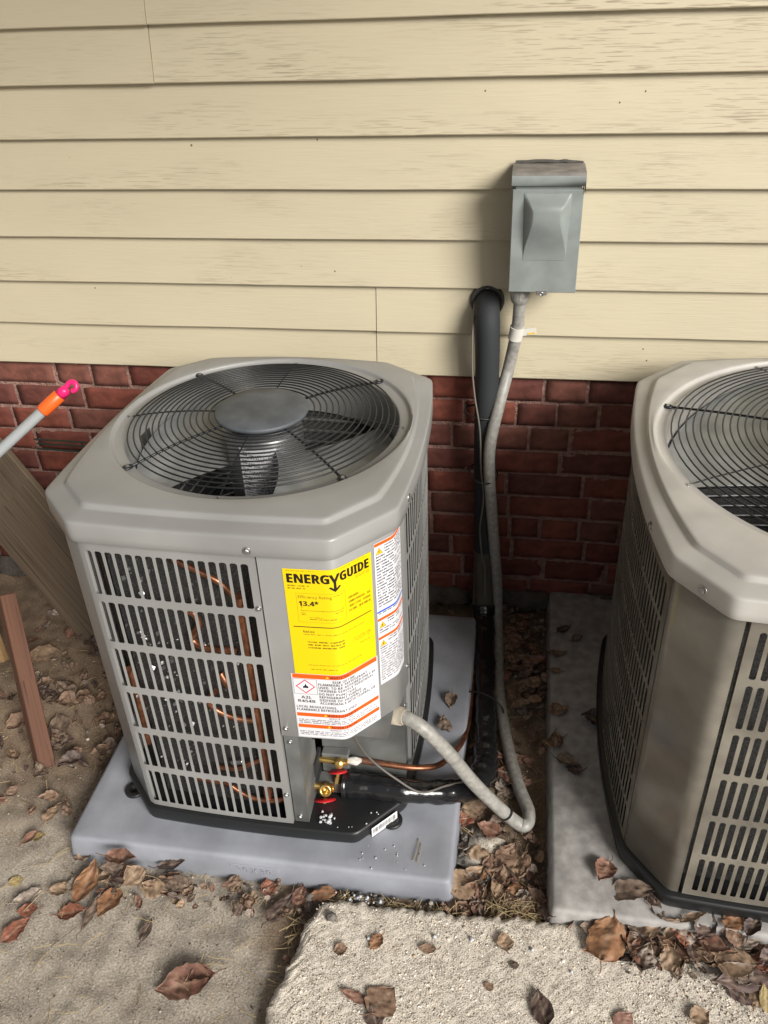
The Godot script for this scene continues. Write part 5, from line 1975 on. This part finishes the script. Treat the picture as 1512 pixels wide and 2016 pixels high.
	fallen_leaf(Vector3(-0.626, 0.030, 0.885), 0.058, 0.40, 14, "dark", 0.63, "dark brown leaf tucked against the pad front face")
	fallen_leaf(Vector3(-0.428, 0.014, 0.899), 0.039, 0.70, 119, "red", 0.56, "small red leaf standing at the pad front below the raised lettering")
	fallen_leaf(Vector3(-0.394, 0.012, 0.934), 0.074, 0.35, 60, "dark", 0.49, "dark brown leaf at the top left corner of the concrete slab")
	fallen_leaf(Vector3(-0.363, 0.014, 0.904), 0.045, 0.60, 88, "rust", 0.49, "pinkish brown leaf between pad front and slab corner")
	fallen_leaf(Vector3(-0.317, 0.020, 0.902), 0.060, 0.45, 10, "orange", 0.42, "orange leaf squeezed between the pad and the slab edge")
	fallen_leaf(Vector3(-0.635, 0.006, 1.006), 0.046, 0.40, 80, "dark", 0.63, "dark shrivelled leaf alone on dirt below the leaf clump")
	fallen_leaf(Vector3(-0.934, 0.006, 0.945), 0.030, 0.60, -157, "yellow", 0.21, "small yellow leaf scrap on the dirt at the far left")
	fallen_leaf(Vector3(-0.808, 0.012, 0.934), 0.046, 0.50, 69, "grey", 0.42, "pale beige leaf behind the narrow orange leaf of the left clump")
	fallen_leaf(Vector3(-0.751, 0.010, 0.989), 0.077, 0.25, 83, "dull", 0.42, "long grey brown leaf strip leaning through the left clump")
	fallen_leaf(Vector3(-0.828, 0.010, 0.952), 0.053, 0.50, 22, "tan", 0.49, "tan folded leaf on the left side of the leaf clump")
	fallen_leaf(Vector3(-0.175, 0.036, 1.090), 0.062, 0.95, 54, "brown", 0.17, "round brown leaf with a small hole on the concrete slab")
	fallen_leaf(Vector3(-0.223, 0.036, 1.089), 0.054, 0.30, 168, "rust", 0.70, "thin curled brown leaf touching the round leaf on the slab")
	fallen_leaf(Vector3(-0.183, 0.036, 1.118), 0.041, 0.60, 115, "dark", 0.28, "purplish brown leaf below the round leaf at the photo bottom")
	fallen_leaf(Vector3(0.092, 0.036, 1.067), 0.064, 0.50, 106, "dark", 0.49, "dark purple brown leaf on the slab at the bottom centre right")
	fallen_leaf(Vector3(-0.261, 0.036, 1.012), 0.026, 0.80, 20, "brown", 0.42, "small square brown leaf scrap on the slab left part")
	fallen_leaf(Vector3(-0.201, 0.036, 0.991), 0.034, 0.60, -123, "orange", 0.49, "small orange brown leaf scrap beside a stone on the slab")
	fallen_leaf(Vector3(-0.109, 0.036, 0.990), 0.032, 0.50, -178, "brown", 0.56, "small folded brown leaf scrap in the middle of the slab")
	fallen_leaf(Vector3(0.026, 0.036, 0.959), 0.036, 0.70, 107, "tan", 0.42, "tan curled leaf near the back edge of the slab")
	fallen_leaf(Vector3(0.002, 0.036, 1.041), 0.019, 0.60, 149, "brown", 0.35, "tiny brown leaf scrap right of the slab middle")
	fallen_leaf(Vector3(0.045, 0.036, 0.998), 0.017, 0.70, 7, "dark", 0.35, "tiny dark leaf crumb on the slab below the tan curled leaf")
	fallen_leaf(Vector3(-0.345, 0.010, 1.123), 0.051, 0.35, 57, "orange", 0.35, "orange leaf in the crack left of the slab at the photo bottom")
	fallen_leaf(Vector3(-0.054, 0.030, 0.852), 0.069, 0.85, 21, "tan", 0.24, "large round tan leaf at the front right corner of the left pad")
	fallen_leaf(Vector3(-0.050, 0.014, 0.874), 0.078, 0.50, 0, "brown", 0.35, "broad brown leaf under the large round tan leaf")
	fallen_leaf(Vector3(0.026, 0.030, 0.775), 0.052, 0.70, 55, "brown", 0.42, "brown leaf below the bend of the grey conduit")
	fallen_leaf(Vector3(-0.015, 0.030, 0.723), 0.053, 0.60, 163, "rust", 0.42, "reddish brown leaf under the rising conduit")
	fallen_leaf(Vector3(0.041, 0.020, 0.844), 0.036, 0.80, -158, "orange", 0.49, "crumpled orange leaf in the gap near the slab")
	fallen_leaf(Vector3(-0.024, 0.030, 0.824), 0.034, 0.60, 55, "orange", 0.42, "small orange brown leaf beside the large round tan leaf")
	fallen_leaf(Vector3(0.063, 0.014, 0.879), 0.062, 0.50, 27, "pink", 0.35, "pinkish leaf at the slab edge in front of the gap")
	fallen_leaf(Vector3(0.046, 0.016, 0.864), 0.047, 0.50, 17, "tan", 0.35, "tan leaf just behind the pinkish leaf at the slab edge")
	fallen_leaf(Vector3(0.072, 0.020, 0.848), 0.040, 0.60, 105, "brown", 0.42, "brown leaf against the corner of the right pad")
	fallen_leaf(Vector3(-0.062, 0.030, 0.702), 0.040, 0.70, 81, "red", 0.42, "red brown leaf beside the taped pipe elbow")
	fallen_leaf(Vector3(0.018, 0.030, 0.588), 0.058, 0.60, -74, "rust", 0.42, "brown leaf lying between the two runs of conduit")
	fallen_leaf(Vector3(-0.045, 0.040, 0.684), 0.054, 0.70, 14, "tan", 0.35, "light tan leaf just below the taped pipe elbow")
	fallen_leaf(Vector3(0.203, 0.070, 0.818), 0.051, 0.70, -117, "rust", 0.63, "curled brown leaf standing on the right pad corner")
	fallen_leaf(Vector3(0.249, 0.070, 0.854), 0.092, 0.40, 0, "dull", 0.42, "long grey brown leaf on the right pad against the black base")
	fallen_leaf(Vector3(0.289, 0.070, 0.866), 0.035, 0.50, -50, "dark", 0.56, "small dark torn leaf at the black base of the right unit")
	fallen_leaf(Vector3(0.206, 0.050, 0.934), 0.095, 0.60, 72, "orange", 0.42, "big orange brown leaf propped on the front of the right pad")
	fallen_leaf(Vector3(0.247, 0.045, 0.928), 0.080, 0.50, -101, "brown", 0.42, "brown leaf behind the right side of the big orange leaf")
	fallen_leaf(Vector3(0.180, 0.045, 0.917), 0.046, 0.60, -179, "dull", 0.42, "brown leaf half hidden left of the big orange leaf")
	fallen_leaf(Vector3(0.184, 0.036, 0.951), 0.050, 0.35, -165, "orange", 0.63, "rolled orange leaf edge at the foot of the big orange leaf")
	fallen_leaf(Vector3(0.286, 0.050, 0.907), 0.044, 0.55, 70, "tan", 0.49, "upright tan leaf at the end of the right pad")
	fallen_leaf(Vector3(0.277, 0.036, 0.930), 0.035, 0.40, -14, "green", 0.28, "small yellow green leaf on the slab")
	fallen_leaf(Vector3(0.318, 0.042, 0.938), 0.085, 0.40, -24, "rust", 0.42, "pointed red brown leaf right of the yellow green leaf")
	fallen_leaf(Vector3(0.332, 0.050, 0.913), 0.044, 0.70, 98, "red", 0.63, "crumpled red leaf in the pile in front of the right unit")
	fallen_leaf(Vector3(0.317, 0.050, 0.911), 0.037, 0.50, 49, "tan", 0.63, "tan twisted leaf left of the crumpled red leaf")
	fallen_leaf(Vector3(0.373, 0.060, 0.899), 0.062, 0.55, -122, "purple", 0.56, "purplish brown leaf hanging at the base of the right unit")
	fallen_leaf(Vector3(0.424, 0.070, 0.886), 0.049, 0.60, 47, "orange", 0.56, "orange brown leaf high in the pile against the black base")
	fallen_leaf(Vector3(0.398, 0.050, 0.927), 0.059, 0.60, -25, "tan", 0.42, "tan cupped leaf in the middle of the right pile")
	fallen_leaf(Vector3(0.377, 0.045, 0.943), 0.048, 0.50, -14, "tan", 0.42, "small tan leaf at the left front of the right pile")
	fallen_leaf(Vector3(0.420, 0.050, 0.952), 0.075, 0.70, 1, "tan", 0.24, "largest pale tan leaf in the right pile")
	fallen_leaf(Vector3(0.419, 0.060, 0.911), 0.044, 0.60, 127, "brown", 0.49, "brown folded leaf above the largest pale leaf")
	fallen_leaf(Vector3(0.441, 0.060, 0.921), 0.049, 0.40, 13, "grey", 0.56, "pale beige twisted leaf right of the brown folded leaf")
	fallen_leaf(Vector3(0.462, 0.050, 0.945), 0.042, 0.70, 78, "red", 0.42, "orange red leaf at the right photo edge")
	fallen_leaf(Vector3(0.425, 0.042, 0.976), 0.105, 0.35, -166, "purple", 0.42, "wide dark grey brown leaf under the largest pale leaf")
	fallen_leaf(Vector3(0.455, 0.070, 0.890), 0.049, 0.50, 56, "dark", 0.70, "dark curled leaf at the right end of the pile")
	fallen_leaf(Vector3(0.447, 0.036, 0.995), 0.055, 0.40, 65, "tan", 0.42, "tan leaf near the right bottom corner")
	fallen_leaf(Vector3(0.458, 0.042, 1.001), 0.048, 0.40, 94, "yellow", 0.42, "yellow leaf at the right bottom corner")
	fallen_leaf(Vector3(0.420, 0.036, 1.003), 0.050, 0.35, -36, "purple", 0.42, "purplish brown leaf under the wide dark leaf")
	fallen_leaf(Vector3(0.348, 0.036, 1.044), 0.038, 0.70, 31, "tan", 0.42, "tan leaf on the slab at the bottom right")
	fallen_leaf(Vector3(0.227, 0.036, 1.067), 0.038, 0.80, 48, "pink", 0.35, "pinkish brown leaf on the slab at the photo bottom edge")
	fallen_leaf(Vector3(0.353, 0.075, 0.893), 0.055, 0.30, 20, "tan", 0.63, "thin tan leaf standing against the black base of the right unit")
	fallen_leaf(Vector3(-0.950, 0.012, 0.851), 0.038, 0.50, 58, "rust", 0.49, "small brown leaf by the yellow scrap at the left dirt")
	fallen_leaf(Vector3(-0.932, 0.012, 0.846), 0.028, 0.70, 23, "yellow", 0.28, "yellow leaf scrap on the dirt left of the pad")
	fallen_leaf(Vector3(-0.930, 0.015, 0.788), 0.054, 0.50, 73, "tan", 0.49, "tan leaf between stake tip and the left pad")
	fallen_leaf(Vector3(-0.960, 0.015, 0.752), 0.044, 0.50, -156, "brown", 0.56, "brown curled leaf at the tip of the stake")
	fallen_leaf(Vector3(-1.027, 0.020, 0.561), 0.083, 0.50, 126, "dull", 0.35, "large dull brown leaf in shade right of the stake")
	fallen_leaf(Vector3(-1.178, 0.030, 0.345), 0.090, 0.60, 26, "tan", 0.14, "tan flat leaf in the dark behind the stake")
	# the further leaves of the litter; what sets each apart is its tone, its size and where it lies
	var tone_word := {"rust": "reddish brown", "brown": "mid brown", "tan": "tan", "dull": "greyish brown", "dark": "dark brown", "purple": "purplish brown", "grey": "pale beige"}
	for i in 60:
		var z := rng.randf_range(0.02, 0.86)
		var x := rng.randf_range(-0.06, 0.09)
		if z > 0.56 and x > -0.02 and z < 0.76: x = rng.randf_range(-0.06, -0.03)
		var tone: String = ["brown", "dull", "rust", "tan", "tan", "brown"][rng.randi() % 6]
		var l := rng.randf_range(0.036, 0.068)
		var curl := rng.randf_range(0.4, 1.0)
		var where: String = ("close to the brick" if z < 0.18 else "well back" if z < 0.34 else "halfway along" if z < 0.55 else "well forward" if z < 0.74 else "at the front end")
		var beside: String = ("against the left pad" if x < -0.025 else "under the conduit" if x < 0.035 else "against the right pad")
		fallen_leaf(Vector3(x, 0.014 + rng.randf() * 0.016, z), l, rng.randf_range(0.45, 0.7), rng.randf() * 360.0, tone, curl, "%s %s %s leaf in gap, %s, %s" % ["long" if l > 0.057 else "middling" if l > 0.046 else "short", "curled" if curl > 0.7 else "flat", tone_word[tone], where, beside], "leaves in the gap between the pads", rng.randf() * 0.3)
	for i in 44:
		var tone: String = ["dull", "dark", "dull", "brown", "dark"][rng.randi() % 5]
		var x := rng.randf_range(-1.15, -0.87)
		var z := rng.randf_range(0.12, 0.72)
		var l := rng.randf_range(0.035, 0.075)
		var curl := rng.randf_range(0.4, 1.0)
		fallen_leaf(Vector3(x, 0.016 + rng.randf() * 0.015, z), l, rng.randf_range(0.4, 0.7), rng.randf() * 360.0, tone, curl, "%s %s %s leaf in left shade, %s, %s" % ["long" if l > 0.062 else "middling" if l > 0.048 else "short", "curled" if curl > 0.7 else "flat", tone_word[tone], "far back" if z < 0.3 else "midway" if z < 0.52 else "near the stake tip", "near the pad edge" if x > -0.95 else "in the middle" if x > -1.05 else "by the boards"], "leaves in the shade left of the left unit", rng.randf() * 0.3)
	for i in 24:
		var tone: String = ["tan", "rust", "grey", "purple", "tan"][rng.randi() % 5]
		var x := rng.randf_range(0.24, 0.56)
		var z := rng.randf_range(0.885, 0.97)
		var l := rng.randf_range(0.035, 0.06)
		fallen_leaf(Vector3(x, 0.036 + rng.randf() * 0.02, z), l, rng.randf_range(0.45, 0.75), rng.randf() * 360.0, tone, rng.randf_range(0.5, 1.0), "%s %s leaf, heap before right unit, %s, %s" % ["small" if l < 0.047 else "middling", tone_word[tone], "left end" if x < 0.33 else "middle" if x < 0.45 else "right end", "against the pad" if z < 0.925 else "on its outer side"], "leaves in the heap before the right unit", rng.randf() * 0.4)
	for i in 12:
		var tone: String = ["dull", "dark", "brown"][rng.randi() % 3]
		var z := rng.randf_range(0.08, 0.62)
		var l := rng.randf_range(0.03, 0.055)
		fallen_leaf(Vector3(rng.randf_range(0.11, 0.2), 0.068, z), l, rng.randf_range(0.45, 0.75), rng.randf() * 360.0, tone, rng.randf_range(0.5, 1.0), "%s %s leaf on the shaded strip of the right pad, %s" % ["small" if l < 0.043 else "larger", tone_word[tone], "at the back" if z < 0.27 else "halfway" if z < 0.45 else "towards the front"], "leaves on the shaded right pad", 0.1)
	for q in [[Vector3(-0.125, 0.068, 0.50), 0.05, "dull brown leaf on the left pad under the rising conduit"], [Vector3(-0.118, 0.068, 0.42), 0.045, "brown leaf on the left pad further back beside the copper pipe"]]:
		fallen_leaf(q[0], q[1], 0.6, rng.randf() * 360.0, "dull", 0.8, q[2], "fallen dry leaves", 0.1)
	litter()
